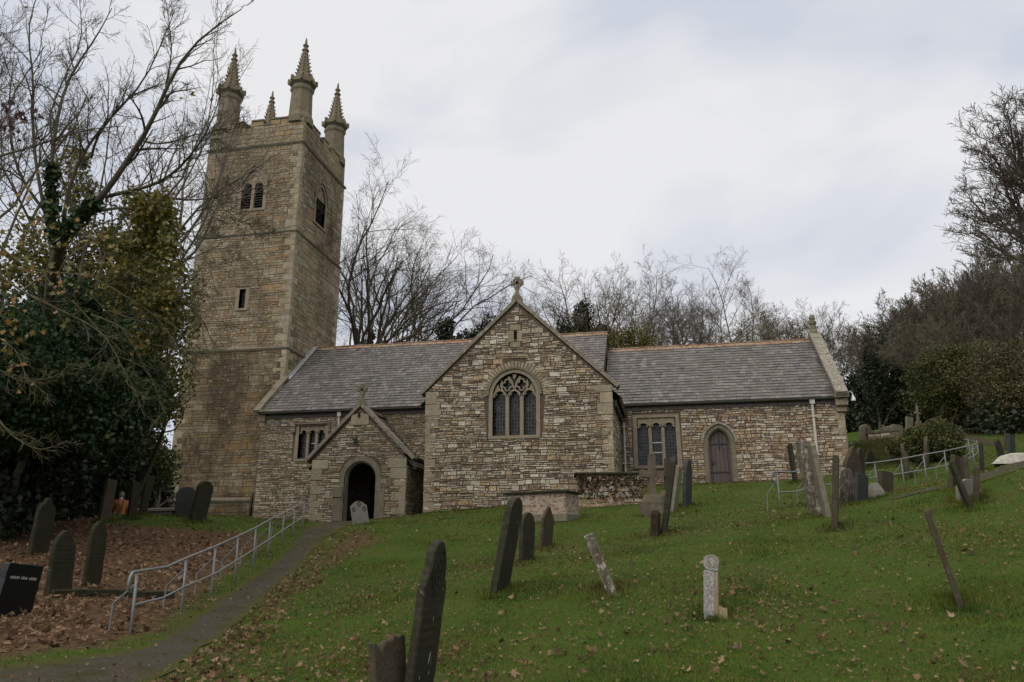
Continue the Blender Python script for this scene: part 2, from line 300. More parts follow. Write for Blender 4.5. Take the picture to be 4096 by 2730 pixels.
# ------------------------------------------------------------------ mesh helpers
ORG = {}
def tag(o, label=None, cat=None, group=None, kind=None):
    if label: o['label'] = label
    if cat: o['category'] = cat
    if group: o['group'] = group
    if kind: o['kind'] = kind
    return o
def empty(name, loc, label, cat, group=None):
    o = bpy.data.objects.new(name, None); COL.objects.link(o); o.location = loc; o.empty_display_size = .3
    ORG[o] = np.array(loc, float); return tag(o, label, cat, group)
def link_mesh(name, me, mat, parent=None, org=None):
    me.materials.append(mat)
    o = bpy.data.objects.new(name, me); COL.objects.link(o)
    if parent is not None: o.parent = parent; ORG[o] = ORG[parent]
    else:
        org = np.zeros(3) if org is None else np.asarray(org, float); o.location = org; ORG[o] = org
    return o
def np_mesh(name, V, Fc, mat, parent=None, org=None, smooth=False):
    """V (n,3) world coords, Fc (m,k) indices of one face size"""
    V = np.asarray(V, float); Fc = np.asarray(Fc, np.int32)
    og = ORG[parent] if parent is not None else (np.zeros(3) if org is None else np.asarray(org, float))
    me = bpy.data.meshes.new(name); m_, k = Fc.shape
    me.vertices.add(len(V)); me.vertices.foreach_set('co', (V - og).astype(np.float32).ravel())
    me.loops.add(m_ * k); me.loops.foreach_set('vertex_index', Fc.ravel())
    me.polygons.add(m_); me.polygons.foreach_set('loop_start', np.arange(0, m_ * k, k, dtype=np.int32))
    if smooth: me.polygons.foreach_set('use_smooth', np.ones(m_, bool))
    me.update(calc_edges=True)
    return link_mesh(name, me, mat, parent, og)

class MB:
    def __init__(s): s.v = []; s.f = []
    def add(s, vs, fs):
        b = len(s.v); s.v += [tuple(map(float, x)) for x in vs]; s.f += [tuple(b + i for i in q) for q in fs]
    def box(s, a, b, fr=None, taper=None):
        """box a..b in (u,v,w) of frame fr"""
        pts = [(x, y, z) for z in (a[2], b[2]) for y in (a[1], b[1]) for x in (a[0], b[0])]
        if fr: pts = [fr(*p) for p in pts]
        s.add(pts, [(0, 2, 3, 1), (4, 5, 7, 6), (0, 1, 5, 4), (2, 6, 7, 3), (0, 4, 6, 2), (1, 3, 7, 5)])
    def obox(s, c, axes, half):
        c = np.asarray(c, float); ax = [np.asarray(x, float) for x in axes]
        pts = [c + ax[0] * half[0] * i + ax[1] * half[1] * j + ax[2] * half[2] * k for k in (-1, 1) for j in (-1, 1) for i in (-1, 1)]
        s.add(pts, [(0, 2, 3, 1), (4, 5, 7, 6), (0, 1, 5, 4), (2, 6, 7, 3), (0, 4, 6, 2), (1, 3, 7, 5)])
    def tube(s, pts, r, n=8, cap=True):
        P = [np.asarray(p, float) for p in pts]; k = len(P); rr = r if hasattr(r, '__len__') else [r] * k; vs = []; fs = []
        up = np.array([0, 0, 1.0]); prev = None
        for i in range(k):
            t = P[min(i + 1, k - 1)] - P[max(i - 1, 0)]; t = t / (np.linalg.norm(t) + 1e-12)
            a = prev - t * (prev @ t) if prev is not None else np.cross(t, up if abs(t[2]) < .9 else np.array([1.0, 0, 0]))
            a = a / (np.linalg.norm(a) + 1e-12); b = np.cross(t, a); prev = a
            for j in range(n):
                an = 2 * math.pi * j / n; vs.append(P[i] + (a * math.cos(an) + b * math.sin(an)) * rr[i])
        for i in range(k - 1):
            for j in range(n): fs.append((i * n + j, i * n + (j + 1) % n, (i + 1) * n + (j + 1) % n, (i + 1) * n + j))
        if cap: fs += [tuple(range(n - 1, -1, -1)), tuple(range((k - 1) * n, k * n))]
        s.add(vs, fs)
    def lathe(s, c, prof, n=8, rot=0.0):
        c = np.asarray(c, float)
        vs = [c + np.array([math.cos(rot + 2 * math.pi * j / n) * r, math.sin(rot + 2 * math.pi * j / n) * r, z]) for r, z in prof for j in range(n)]
        fs = [(i * n + j, i * n + (j + 1) % n, (i + 1) * n + (j + 1) % n, (i + 1) * n + j) for i in range(len(prof) - 1) for j in range(n)]
        fs += [tuple(range(n - 1, -1, -1)), tuple(range((len(prof) - 1) * n, len(prof) * n))]
        s.add(vs, fs)
    def poly(s, loops, fr, wv):
        flat = [p for l in loops for p in l]
        tris = tessellate_polygon([[Vector((p[0], p[1], 0)) for p in l] for l in loops])
        s.add([fr(p[0], p[1], wv) for p in flat], [tuple(t) for t in tris])
    def skirt(s, loop, fr, wa, wb, closed=True):
        n = len(loop); vs = [fr(p[0], p[1], wa) for p in loop] + [fr(p[0], p[1], wb) for p in loop]
        s.add(vs, [(i, (i + 1) % n, n + (i + 1) % n, n + i) for i in range(n if closed else n - 1)])
    def prism(s, loop, fr, wa, wb, holes=()):
        s.poly([loop, *holes], fr, wa); s.poly([loop, *holes], fr, wb); s.skirt(loop, fr, wa, wb)
        for h in holes: s.skirt(h, fr, wa, wb)
    def band(s, outer, inner, fr, wa, wb, closed=False):
        n = len(outer); r = range(n if closed else n - 1)
        for wv in (wa, wb):
            s.add([fr(*p, wv) for p in outer] + [fr(*p, wv) for p in inner], [(i, (i + 1) % n, n + (i + 1) % n, n + i) for i in r])
        s.skirt(outer, fr, wa, wb, closed); s.skirt(inner, fr, wa, wb, closed)
        if not closed:
            for i in (0, n - 1): s.add([fr(*outer[i], wa), fr(*inner[i], wa), fr(*inner[i], wb), fr(*outer[i], wb)], [(0, 1, 2, 3)])
    def bar(s, pts, width, fr, wa, wb, closed=False):
        P = np.array(pts, float); n = len(P); t = np.zeros_like(P)
        for i in range(n):
            a = P[(i - 1) % n] if (closed or i) else P[0]; b = P[(i + 1) % n] if (closed or i < n - 1) else P[-1]
            t[i] = (b - a) / (np.linalg.norm(b - a) + 1e-9)
        nn = np.stack([-t[:, 1], t[:, 0]], 1) * width / 2
        s.band([tuple(x) for x in P + nn], [tuple(x) for x in P - nn], fr, wa, wb, closed)
    def build(s, name, mat, parent=None, org=None, smooth=False, bevel=0.0):
        og = ORG[parent] if parent is not None else (np.zeros(3) if org is None else np.asarray(org, float))
        me = bpy.data.meshes.new(name); me.from_pydata([tuple(np.array(v) - og) for v in s.v], [], s.f); me.update()
        if smooth: me.polygons.foreach_set('use_smooth', np.ones(len(me.polygons), bool))
        if bevel:
            bm = bmesh.new(); bm.from_mesh(me); bmesh.ops.remove_doubles(bm, verts=bm.verts, dist=1e-4); bmesh.ops.recalc_face_normals(bm, faces=bm.faces)
            es = [e for e in bm.edges if len(e.link_faces) == 2 and e.calc_face_angle(0) > .5]
            bmesh.ops.bevel(bm, geom=es, offset=bevel, segments=1, affect='EDGES', clamp_overlap=True); bm.to_mesh(me); bm.free()
        return link_mesh(name, me, mat, parent, og)

def south(y0): return lambda u, v, w_: (u, y0 - w_, v)
def east(x0): return lambda u, v, w_: (x0 + w_, u, v)
def west(x0): return lambda u, v, w_: (x0 - w_, u, v)
def north(y0): return lambda u, v, w_: (u, y0 + w_, v)

def arch(u0, u1, v0, vs, va, n=10):
    """opening outline: bottom left, up, round the head, down to bottom right"""
    a = (u1 - u0) / 2; r = va - vs; c = (u0 + u1) / 2; pts = [(u0, v0)]
    if r >= a * 1.02:
        R_ = (a * a + r * r) / (2 * a); th = math.asin(min(1, r / R_))
        L = [(u0 + R_ - R_ * math.cos(th * i / n), vs + R_ * math.sin(th * i / n)) for i in range(n + 1)]
        pts += L + [(2 * c - x, y) for x, y in L[::-1][1:]]
    else:
        pts += [(c - a * math.cos(math.pi * i / (2 * n)), vs + r * math.sin(math.pi * i / (2 * n))) for i in range(2 * n + 1)]
    return pts + [(u1, v0)]

def hole_iv(loop, grow=.0):
    P = np.array(loop)
    def f(v):
        xs = []
        for i in range(len(P)):
            (x0, y0), (x1, y1) = P[i], P[(i + 1) % len(P)]
            if (y0 <= v) != (y1 <= v): xs.append(x0 + (v - y0) / (y1 - y0) * (x1 - x0))
        return (min(xs) - grow, max(xs) + grow) if xs else None
    return f
def inter(A, B):
    return [(max(a, c), min(b, d)) for a, b in A for c, d in B if min(b, d) - max(a, c) > .06]
def rubble(mb, outer, holes, v0, v1, fr, hr=(.08, .17), lr=(.16, .55), proud=(.004, .028), gap=.012, jit=.022, wave=.03):
    R_ = random; p1, p2 = R_.uniform(0, 6), R_.uniform(0, 6); fr0 = fr
    fr = lambda u, v, w_: fr0(u, v + wave * (.6 * math.sin(u * 1.9 + v * .8 + p1) + .4 * math.sin(u * 4.7 + v * 2.1 + p2)), w_)
    ho = hole_iv(outer); hs = [hole_iv(h) for h in holes]
    def iv(v):
        o = ho(v)
        if not o: return []
        A = [o]
        for h in hs:
            q = h(v)
            if q: A = [z for a, b in A for z in ((a, min(b, q[0])), (max(a, q[1]), b)) if z[1] - z[0] > .05]
        return A
    v = v0; q = [(0, 1, 2, 3), (0, 4, 5, 1), (1, 5, 6, 2), (2, 6, 7, 3), (3, 7, 4, 0)]
    while v < v1 - .03:
        h = hr[0] + (hr[1] - hr[0]) * R_.random() ** 1.5; h = min(h, v1 - v)
        if v1 - v - h < hr[0] * .7: h = v1 - v
        A = inter(inter(iv(v + .004), iv(v + h - .004)), iv(v + h / 2)) or []
        for a, b in A:
            u = a
            while u < b - .02:
                l = R_.uniform(*lr) * (1.0 if h > sum(hr) / 2 else 1.15)
                if b - u - l < lr[0]: l = b - u
                parts = [(v, h)]
                if h > hr[0] * 1.5 and R_.random() < .42: k = R_.uniform(.35, .65) * h; parts = [(v, k), (v + k, h - k)]
                for vv, hh in parts:
                    p = R_.uniform(*proud); g = gap * R_.uniform(.6, 1.4); j = lambda: R_.uniform(-jit, jit) * .5; bv = .007
                    c0 = [(u + g / 2 + abs(j()), vv + g / 2 + abs(j())), (u + l - g / 2 - abs(j()), vv + g / 2 + abs(j())), (u + l - g / 2 - abs(j()), vv + hh - g / 2 - abs(j())), (u + g / 2 + abs(j()), vv + hh - g / 2 - abs(j()))]
                    ins = [(bv, bv), (-bv, bv), (-bv, -bv), (bv, -bv)]
                    mb.add([fr(c0[i][0] + ins[i][0], c0[i][1] + ins[i][1], p + R_.uniform(0, .006)) for i in range(4)] + [fr(c0[i][0], c0[i][1], -.004) for i in range(4)], q)
                u += l
        v += h

def quoin_strip(mb, uc, side, v0, v1, fr, h=(.28, .42), l=(.3, .62), proud=.02):
    """alternating corner stones on one face; uc corner coordinate, side +1 extends to +u"""
    v = v0; k = 0
    while v < v1 - .1:
        hh = min(random.uniform(*h), v1 - v); ll = l[k % 2] * random.uniform(.85, 1.15); a, b = sorted((uc, uc + side * ll)); g = .008
        p = proud + random.uniform(-.006, .008)
        mb.add([fr(a + g, v + g, p), fr(b - g, v + g, p), fr(b - g, v + hh - g, p), fr(a + g, v + hh - g, p), fr(a, v, -.005), fr(b, v, -.005), fr(b, v + hh, -.005), fr(a, v + hh, -.005)],
               [(0, 1, 2, 3), (0, 4, 5, 1), (1, 5, 6, 2), (2, 6, 7, 3), (3, 7, 4, 0)])
        v += hh; k += 1

class MBset:
    """several builders that each become an object of their own"""
    def __init__(s): s.l = []
    def new(s): s.l.append(MB()); return s.l[-1]
    def build(s, *a, **k): return [b.build(*a, **k) for b in s.l]
def slates(mb, u0, u1, slope, n, fr3, wd=.28, clip=None):
    """real slates: fr3(u, s, lift) -> point; s runs up the slope"""
    L = slope / n
    for i in range(n):
        u = u0 - (wd / 2 if i % 2 else 0) - random.uniform(0, .03); s0 = i * L; s1 = s0 + L * 1.08
        a_, b_ = (u0, u1) if clip is None else clip(s0)
        while u < b_:
            wv = wd * random.uniform(.8, 1.2); a = max(u + .007, a_); b = min(u + wv - .007, b_)
            if b - a > .03:
                l = .030 + random.uniform(0, .014); t = random.uniform(-.009, .009); sl = random.uniform(-.012, .012)
                mb.add([fr3(a, s0 + t + sl, l), fr3(b, s0 + t - sl, l), fr3(b, s1, .006), fr3(a, s1, .006), fr3(a, s0 + t + sl, .0), fr3(b, s0 + t - sl, .0)], [(0, 1, 2, 3), (4, 5, 1, 0)])
            u += wv

# ================================================================== GROUND
def axis(lo, mid0, mid1, hi, step, grow=1.12):
    a = list(np.arange(mid0, mid1 + 1e-6, step)); s = step; x = mid1
    while x < hi: s *= grow; x += s; a.append(x)
    s = step; x = mid0; pre = []
    while x > lo: s *= grow; x -= s; pre.append(x)
    return np.array(pre[::-1] + a)
def inpoly(px, py, poly):
    poly = np.asarray(poly); r = np.zeros(px.shape, bool); n = len(poly)
    for i in range(n):
        x0, y0 = poly[i][:2]; x1, y1 = poly[(i + 1) % n][:2]
        c = ((y0 > py) != (y1 > py)) & (px < (x1 - x0) * (py - y0) / (y1 - y0 + 1e-12) + x0); r ^= c
    return r
def D2(x, y): return (x * 1.7408, y * 1.7408)          # from a 2353 px wide viewing copy to photo pixels
lit_px = [(-260, 1330), (-200, 1560), (60, 1500), (200, 1487), (300, 1468), (370, 1430), (430, 1385), (500, 1322), (560, 1278), (600, 1248), (575, 1225), (480, 1222), (330, 1212), (230, 1203), (60, 1215), (-200, 1225)]
LIT = np.array([hit(*D2(*p))[:2] for p in lit_px])
wed_px = [(388, 1566), (330, 1600), (560, 1600), (610, 1480), (680, 1390), (780, 1300), (900, 1240), (860, 1212), (775, 1222), (700, 1290), (600, 1380), (520, 1460)]
WED = np.array([hit(*D2(*p))[:2] for p in wed_px])
def segdist(x, y, poly, closed=True):
    d = np.full(x.shape, 1e9); n = len(poly)
    for i in range(n if closed else n - 1):
        a = np.asarray(poly[i][:2]); b = np.asarray(poly[(i + 1) % n][:2]); ab = b - a
        t = np.clip(((x - a[0]) * ab[0] + (y - a[1]) * ab[1]) / (ab @ ab + 1e-12), 0, 1)
        d = np.minimum(d, np.hypot(x - a[0] - t * ab[0], y - a[1] - t * ab[1]))
    return d
def litter_amt(x, y):
    s = np.where(inpoly(x, y, LIT), 1, -1) * segdist(x, y, LIT)
    a = np.clip(.5 + s / 1.6, 0, 1)
    s2 = np.where(inpoly(x, y, WED), 1, -1) * segdist(x, y, WED)
    return np.maximum(a, .55 * np.clip(.45 + s2 / 1.2, 0, 1))
xs = axis(-420, -24, 24, 420, .3); ys = axis(-60, 3, 45, 700, .3)
GX, GY = np.meshgrid(xs, ys); GZ = gz(GX, GY)
nx, ny = len(xs), len(ys); I = np.arange(nx * ny).reshape(ny, nx)
go = np_mesh('ground', np.stack([GX.ravel(), GY.ravel(), GZ.ravel()], 1), np.stack([I[:-1, :-1], I[:-1, 1:], I[1:, 1:], I[1:, :-1]], -1).reshape(-1, 4), TURF, smooth=True)
tag(go, kind='structure')
al = go.data.attributes.new('litter', 'FLOAT', 'POINT'); al.data.foreach_set('value', litter_amt(GX.ravel(), GY.ravel()).astype(np.float32))

def path_strip(name, left, right, n=60, m_=9, lift=.014):
    def resample(P):
        P = np.array(P); d = np.r_[0, np.cumsum(np.hypot(*np.diff(P[:, :2], axis=0).T))]; t = np.linspace(0, d[-1], n)
        return np.stack([np.interp(t, d, P[:, 0]), np.interp(t, d, P[:, 1])], 1)
    A, B = resample(left), resample(right); k = np.linspace(0, 1, m_); XY = A[:, None] * (1 - k)[None, :, None] + B[:, None] * k[None, :, None]
    wob = rng.normal(0, .05, (n, 2)); XY[:, 0] += wob[:, :1] * .8; XY[:, -1] += wob[:, 1:] * .8
    Z = gz(XY[..., 0], XY[..., 1]) + lift; I = np.arange(n * m_).reshape(n, m_)
    o = np_mesh(name, np.concatenate([XY, Z[..., None]], -1).reshape(-1, 3), np.stack([I[:-1, :-1], I[:-1, 1:], I[1:, 1:], I[1:, :-1]], -1).reshape(-1, 4), TARMAC, smooth=True)
    ed = np.broadcast_to(np.abs(k * 2 - 1) ** 2, (n, m_)).ravel(); a = o.data.attributes.new('edge', 'FLOAT', 'POINT'); a.data.foreach_set('value', ed.astype(np.float32))
    return tag(o, kind='structure')
PL = [hit(*D2(*p))[:2] for p in [(-120, 1560), (0, 1532), (150, 1517), (320, 1492), (420, 1440), (500, 1378), (600, 1312), (660, 1262), (697, 1222), (712, 1214)]]
PR = [hit(*D2(*p))[:2] for p in [(-60, 1680), (150, 1640), (330, 1590), (400, 1545), (455, 1500), (525, 1452), (590, 1395), (660, 1330), (725, 1260), (790, 1213)]]
PL += [(-14.6, 31.9)]; PR += [(-12.3, 31.9)]
path_strip('path', PL, PR)
PATHPOLY = np.array(PL + PR[::-1])
Q1 = [hit(*p)[:2] for p in [(3560, 1995), (3680, 1962), (3790, 1938), (3900, 1905), (3990, 1868), (4060, 1838), (4120, 1800)]]
Q2 = [hit(*p)[:2] for p in [(3560, 2003), (3680, 1975), (3800, 1956), (3930, 1930), (4040, 1895), (4140, 1862), (4220, 1815)]]
path_strip('path', Q1, Q2, 40, 5)
R1 = [hit(*p)[:2] for p in [(3900, 1775), (3860, 1762), (3830, 1748), (3790, 1740)]]
R2 = [hit(*p)[:2] for p in [(4060, 1795), (3990, 1768), (3900, 1745), (3800, 1732)]]
path_strip('path', R1, R2, 30, 5)
PATH2 = np.array(Q1 + Q2[::-1])

# ================================================================== CHURCH
CH = empty('church', (-9, 36, 2.0), 'medieval stone parish church with pinnacled west tower and gabled south transept', 'church')
def quick(name, mat, parent, f, **k):
    mb = MB(); f(mb); return mb.build(name, mat, parent, **k)

# ---- tower ------------------------------------------------------------------
TX, TY = -23.07, 40.84
stages = [(1.2, 2.92, 3.22), (2.92, 11.02, 3.12), (11.02, 17.88, 3.09), (17.88, 23.5, 3.03), (23.5, 25.28, 3.0)]
bS = arch(-23.62, -22.24, 19.46, 21.0, 21.95)      # belfry opening, south face
bE = arch(40.03, 41.3, 19.42, 21.0, 21.95)
slitS = [(-23.1, 13.42), (-23.1, 14.55), (-22.72, 14.55), (-22.72, 13.42)]
tw = MB(); tr_ = MB(); trl = MB(); tq = MBset(); TQ = {}
for i, (z0, z1, a) in enumerate(stages):
    zt = z1 if i < 4 else 24.86
    ol = [(TX - a, z0), (TX + a, z0), (TX + a, zt), (TX - a, zt)]; oe = [(TY - a, z0), (TY + a, z0), (TY + a, zt), (TY - a, zt)]
    hsS = [bS] if i == 3 else [slitS] if i == 2 else []; hsE = [bE] if i == 3 else []
    fs_, fe_ = south(TY - a), east(TX + a)
    tw.poly([ol, *hsS], fs_, 0); tw.poly([oe, *hsE], fe_, 0); tw.poly([ol], north(TY + a), 0); tw.poly([oe], west(TX - a), 0)
    tw.add([(TX - a, TY - a, zt), (TX + a, TY - a, zt), (TX + a, TY + a, zt), (TX - a, TY + a, zt)], [(0, 1, 2, 3)])
    for h in hsS: tw.skirt(h, fs_, 0, -.45, False)
    for h in hsE: tw.skirt(h, fe_, 0, -.45, False)
    big = i in (0, 4); hr = (.26, .4) if big else (.13, .42); lr = (.4, .95) if big else (.2, .85)
    q = .45
    olr = [(TX - a + (.0 if big else q * .5), z0), (TX + a - (0 if big else q * .5), z0), (TX + a - (0 if big else q * .5), zt), (TX - a + (0 if big else q * .5), zt)]
    oer = [(TY - a + (.0 if big else q * .5), z0), (TY + a - (0 if big else q * .5), z0), (TY + a - (0 if big else q * .5), zt), (TY - a + (0 if big else q * .5), zt)]
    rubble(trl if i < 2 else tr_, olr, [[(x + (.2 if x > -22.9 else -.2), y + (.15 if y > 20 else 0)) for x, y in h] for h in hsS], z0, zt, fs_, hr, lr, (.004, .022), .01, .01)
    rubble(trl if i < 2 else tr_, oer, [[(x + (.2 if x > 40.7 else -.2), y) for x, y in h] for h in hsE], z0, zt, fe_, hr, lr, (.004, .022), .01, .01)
    rubble(tr_, [(TX - a, z0), (TX + a, z0), (TX + a, zt), (TX - a, zt)], [], z0, zt, north(TY + a), (.3, .5), (.5, 1.2))
    rubble(tr_, [(TY - a, z0), (TY + a, z0), (TY + a, zt), (TY - a, zt)], [], z0, zt, west(TX - a), (.2, .35), (.3, .8))
    if not big:
        for fr, lo, hi in ((fs_, TX - a, TX + a), (fe_, TY - a, TY + a)):
            quoin_strip(TQ.setdefault((fr is fe_, 0), tq.new() if (fr is fe_, 0) not in TQ else None), lo, 1, z0, zt, fr); quoin_strip(TQ.setdefault((fr is fe_, 1), tq.new() if (fr is fe_, 1) not in TQ else None), hi, -1, z0, zt, fr)
tow = tw.build('tower', MORTAR, CH)
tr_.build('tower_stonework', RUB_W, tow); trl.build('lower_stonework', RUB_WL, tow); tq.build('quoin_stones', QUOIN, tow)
def course(z, a, h, pr):
    def f(mb):
        prof = [(a - .05, z - h * .5), (a + pr * .55, z - h * .5), (a + pr, z - h * .1), (a + pr, z + h * .1), (a + .0, z + h * .5), (a - .08, z + h * .55)]
        mb.lathe((TX, TY, 0), [(r * math.sqrt(2), zz) for r, zz in prof], 4, math.pi / 4)
    quick('string_course', DRESS_DK, tow, f)
course(2.92, 3.15, .30, .17); course(11.02, 3.1, .22, .12); course(17.88, 3.06, .20, .12); course(23.52, 3.02, .24, .13)
# battlements: solid merlons with weathered copings
mer = MBset(); mrr = MBset(); cop = MBset()
for fr, c in ((south(TY - 3.0), TX), (east(TX + 3.0), TY), (north(TY + 3.0), TX), (west(TX - 3.0), TY)):
    spans = [(-3.0, -.84), (-.4, .4), (.84, 3.0)]
    for a, b in spans:
        mer.new().box((c + a, 24.86, -.35), (c + b, 25.18, -.002), fr); rubble(mrr.new(), [(c + a, 24.86), (c + b, 24.86), (c + b, 25.18), (c + a, 25.18)], [], 24.86, 25.18, fr, (.3, .34), (.4, .8))
        cop.new().box((c + max(a, -2.9), 25.182, -.40), (c + min(b, 2.9), 25.30, .06), fr)
    for a, b in ((-.838, -.402), (.402, .838)): cop.new().box((c + a, 24.862, -.40), (c + b, 24.95, .06), fr)
mer.build('merlon', MORTAR, tow); mrr.build('parapet_stonework', RUB_W, tow); cop.build('parapet_coping', DRESS_DK, tow, bevel=.02)
def pinnacle(cx, cy, s):
    mb = MB(); z0 = 25.0
    mb.lathe((cx, cy, 0), [(.80, z0 - .1), (.78, z0 + .35), (.68, z0 + .62), (.63, 26.9), (.63, 27.12), (.70, 27.22), (.715, 27.36), (.64, 27.46), (.62, 27.6)], 8, math.pi / 8)
    for j in range(8):                                    # gablets of the crown
        an = j * math.pi / 4; d = np.array([math.cos(an), math.sin(an), 0]); t = np.array([-d[1], d[0], 0]); c = np.array([cx, cy, 0])
        p = lambda r, x, z: c + d * r + t * x + np.array([0, 0, z])
        mb.add([p(.60, -.28, 27.55), p(.60, .28, 27.55), p(.76, .28, 27.66), p(.76, -.28, 27.66), p(.72, 0, 28.12), p(.5, 0, 28.12)], [(0, 1, 2, 3), (3, 2, 4), (2, 1, 5, 4), (0, 3, 4, 5)])
        mb.obox(p(.74, .28, 27.85), (d, t, np.array([0, 0, 1.0])), (.09, .06, .16))
    sp0, sp1 = 27.6, 30.55
    mb.lathe((cx, cy, 0), [(.56, sp0), (.50, 28.1), (.30, 29.2), (.155, 30.0), (.15, 30.06), (.22, 30.12), (.22, 30.18), (.13, 30.24), (.11, 30.40), (.18, 30.46), (.18, 30.51), (.09, 30.57), (.06, 30.85), (.035, 31.02)], 8, math.pi / 8)
    for k in range(7):                                    # crockets climbing the eight arrises
        z = 28.25 + k * .26; r = .5 + (z - 28.1) / (29.2 - 28.1) * (-.2) if z < 29.2 else .30 + (z - 29.2) / .8 * (-.145)
        for j in range(8):
            an = math.pi / 8 + j * math.pi / 4; d = np.array([math.cos(an), math.sin(an), 0]); c = np.array([cx, cy, z]) + d * (r + .035)
            sc = .085 - k * .004
            mb.add([c + d * sc, c - d * sc, c + np.array([-d[1], d[0], 0]) * sc, c - np.array([-d[1], d[0], 0]) * sc, c + np.array([0, 0, sc * 1.0]) + d * sc * .5, c - np.array([0, 0, sc * .9])],
                   [(0, 2, 4), (2, 1, 4), (1, 3, 4), (3, 0, 4), (2, 0, 5), (1, 2, 5), (3, 1, 5), (0, 3, 5)])
    po = mb.build('pinnacle', PINN, tow)
    f = MB(); f.lathe((cx, cy, 0), [(.04, 30.95), (.11, 31.0), (.07, 31.06), (.02, 31.1)], 6)
    f.box((cx - .12, cy - .03, 30.98), (cx + .12, cy + .03, 31.05)); f.tube([(cx + .02, cy, 31.05), (cx + .05, cy, 31.2)], .012, 5)
for s_, (cx, cy) in enumerate(((-20.66, 38.42), (-25.45, 38.42), (-20.66, 43.25), (-25.45, 43.25))): pinnacle(cx, cy, s_)

def ring_window(parent, fr, op, lights, sill_w, mat=DRESS, ring=.2, proud=.03, heads=None, glass_w=-.22, name='window', glass=GLASS, hood=None):
    """framed opening: dressed surround, mullions, cusped heads, glass"""
    n = len(op); P = np.array(op); c = P[:, 0].mean(); v0 = P[:, 1].min()
    fr_mb = MB(); out = []
    for i, (x, y) in enumerate(op):
        a = P[max(i - 1, 0)]; b = P[min(i + 1, n - 1)]; t = (b - a) / np.linalg.norm(b - a); nn = np.array([-t[1], t[0]])
        if i == 0 or i == n - 1: nn = np.array([-1.0 if i == 0 else 1.0, 0])
        out.append(tuple(P[i] + nn * ring))
    fr_mb.band(out, op, fr, -.24, proud)
    fr_mb.box((P[:, 0].min() - ring, v0 - .13, -.3), (P[:, 0].max() + ring, v0 - .001, proud + .03), fr)
    wo_ = fr_mb.build(name, mat, parent)
    g = MB(); g.poly([op], fr, glass_w); g.build('pane', glass, wo_)
    return wo_, out

# belfry windows with slate louvres
for fr, op, u0, u1 in ((south(TY - 3.03), bS, -23.62, -22.24), (east(TX + 3.03), bE, 40.03, 41.3)):
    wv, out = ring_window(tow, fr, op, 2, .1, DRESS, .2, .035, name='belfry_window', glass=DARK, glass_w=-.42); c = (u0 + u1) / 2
    h = MB(); oo = [(c + (x - c) * 1.13, y + (.10 if y > 20.9 else 0)) for x, y in out if y > 20.6]; ii = [(x, y) for x, y in out if y > 20.6]
    h.band(oo, ii, fr, -.02, .10); h.build('hood_mould', DRESS_DK, wv)
    one = u0 > 0; t = MB()
    if not one: t.box((c - .09, 19.47, -.2), (c + .09, 21.2, .0), fr)
    a = (u1 - u0) / 4 - .04
    for k in (() if one else (-1, 1)):
        cc = c + k * (u1 - u0) / 4
        hd = arch(cc - a, cc + a, 20.75, 20.85, 21.25, 6)
        t.bar(hd, .09, fr, -.2, -.01)
    top = [(x, y) for x, y in bS if y > 21.05] if fr is not None else []
    tp = [(x, y) for x, y in op if y >= 21.0]; sol = [(tp[0][0], 21.1)] + [p for p in tp if p[1] > 21.1] + [(tp[-1][0], 21.1)]
    t.prism(sol, fr, -.14, -.06)
    if not one: t.bar([(c + .22 * math.cos(x), 21.45 + .22 * math.sin(x)) for x in np.linspace(0, 2 * math.pi, 15)[:-1]], .05, fr, -.06, -.0, True)
    t.build('tracery', DRESS, wv)
    l = MB()
    for k in ((0,) if one else (-1, 1)):
        cc = c + k * ((u1 - u0) / 4); a = (u1 - u0) / 2 - .01 if one else a
        for z in np.arange(19.55, 21.05, .16):
            l.add([fr(cc - a, z, -.12), fr(cc + a, z, -.12), fr(cc + a, z + .13, -.3), fr(cc - a, z + .13, -.3), fr(cc - a, z + .02, -.12), fr(cc + a, z + .02, -.12), fr(cc + a, z + .15, -.3), fr(cc - a, z + .15, -.3)],
                  [(0, 1, 2, 3), (4, 5, 6, 7), (0, 1, 5, 4)])
    l.build('louvre', LOUVRE, wv)
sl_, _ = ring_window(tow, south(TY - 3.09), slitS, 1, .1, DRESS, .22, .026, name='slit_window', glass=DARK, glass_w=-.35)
b_ = MB()
for u in np.linspace(-23.0, -22.8, 3): b_.box((u - .012, 13.42, -.2), (u + .012, 14.55, -.17), south(TY - 3.09))
for z in (13.7, 14.0, 14.3): b_.box((-23.1, z, -.199), (-22.72, z + .02, -.171), south(TY - 3.09))
b_.build('iron_bars', IRON, sl_)

# ---- nave -------------------------------------------------------------------
NY = 35.4; NX0, NX1 = -19.85, -2.95; RZN = 11.72; RY = 40.84
nwin = [(-17.72, 4.68), (-17.72, 6.28), (-16.34, 6.28), (-16.34, 4.68)]
pdoor = arch(-13.9, -12.5, 1.0, 3.2, 4.0)
f = south(NY); nw = MB(); out = [(NX0, 1.0), (NX1, 1.0), (NX1, 7.0), (NX0, 7.0)]
nw.poly([out, nwin, pdoor], f, 0); nw.skirt(nwin, f, 0, -.4, False)
gab = [(NY, 1.0), (46.2, 1.0), (46.2, 7.0), (RY, RZN - .1), (NY, 7.0)]
nw.poly([gab], west(NX0), 0); nw.poly([gab], east(NX1), -.05); nw.poly([out], north(46.28), 0)
nave = nw.build('nave_wall', MORTAR, CH)
rb = MB(); rubble(rb, [(NX0 + .05, 1.3), (-10.2, 1.3), (-10.2, 6.85), (NX0 + .05, 6.85)], [[(-18.0, 4.55), (-18.0, 6.42), (-16.1, 6.42), (-16.1, 4.55)], [(-15.4, 1.0), (-15.4, 4.2), (-11.2, 4.2), (-11.2, 1.0)]], 1.3, 6.85, f, (.065, .14), (.12, .4))
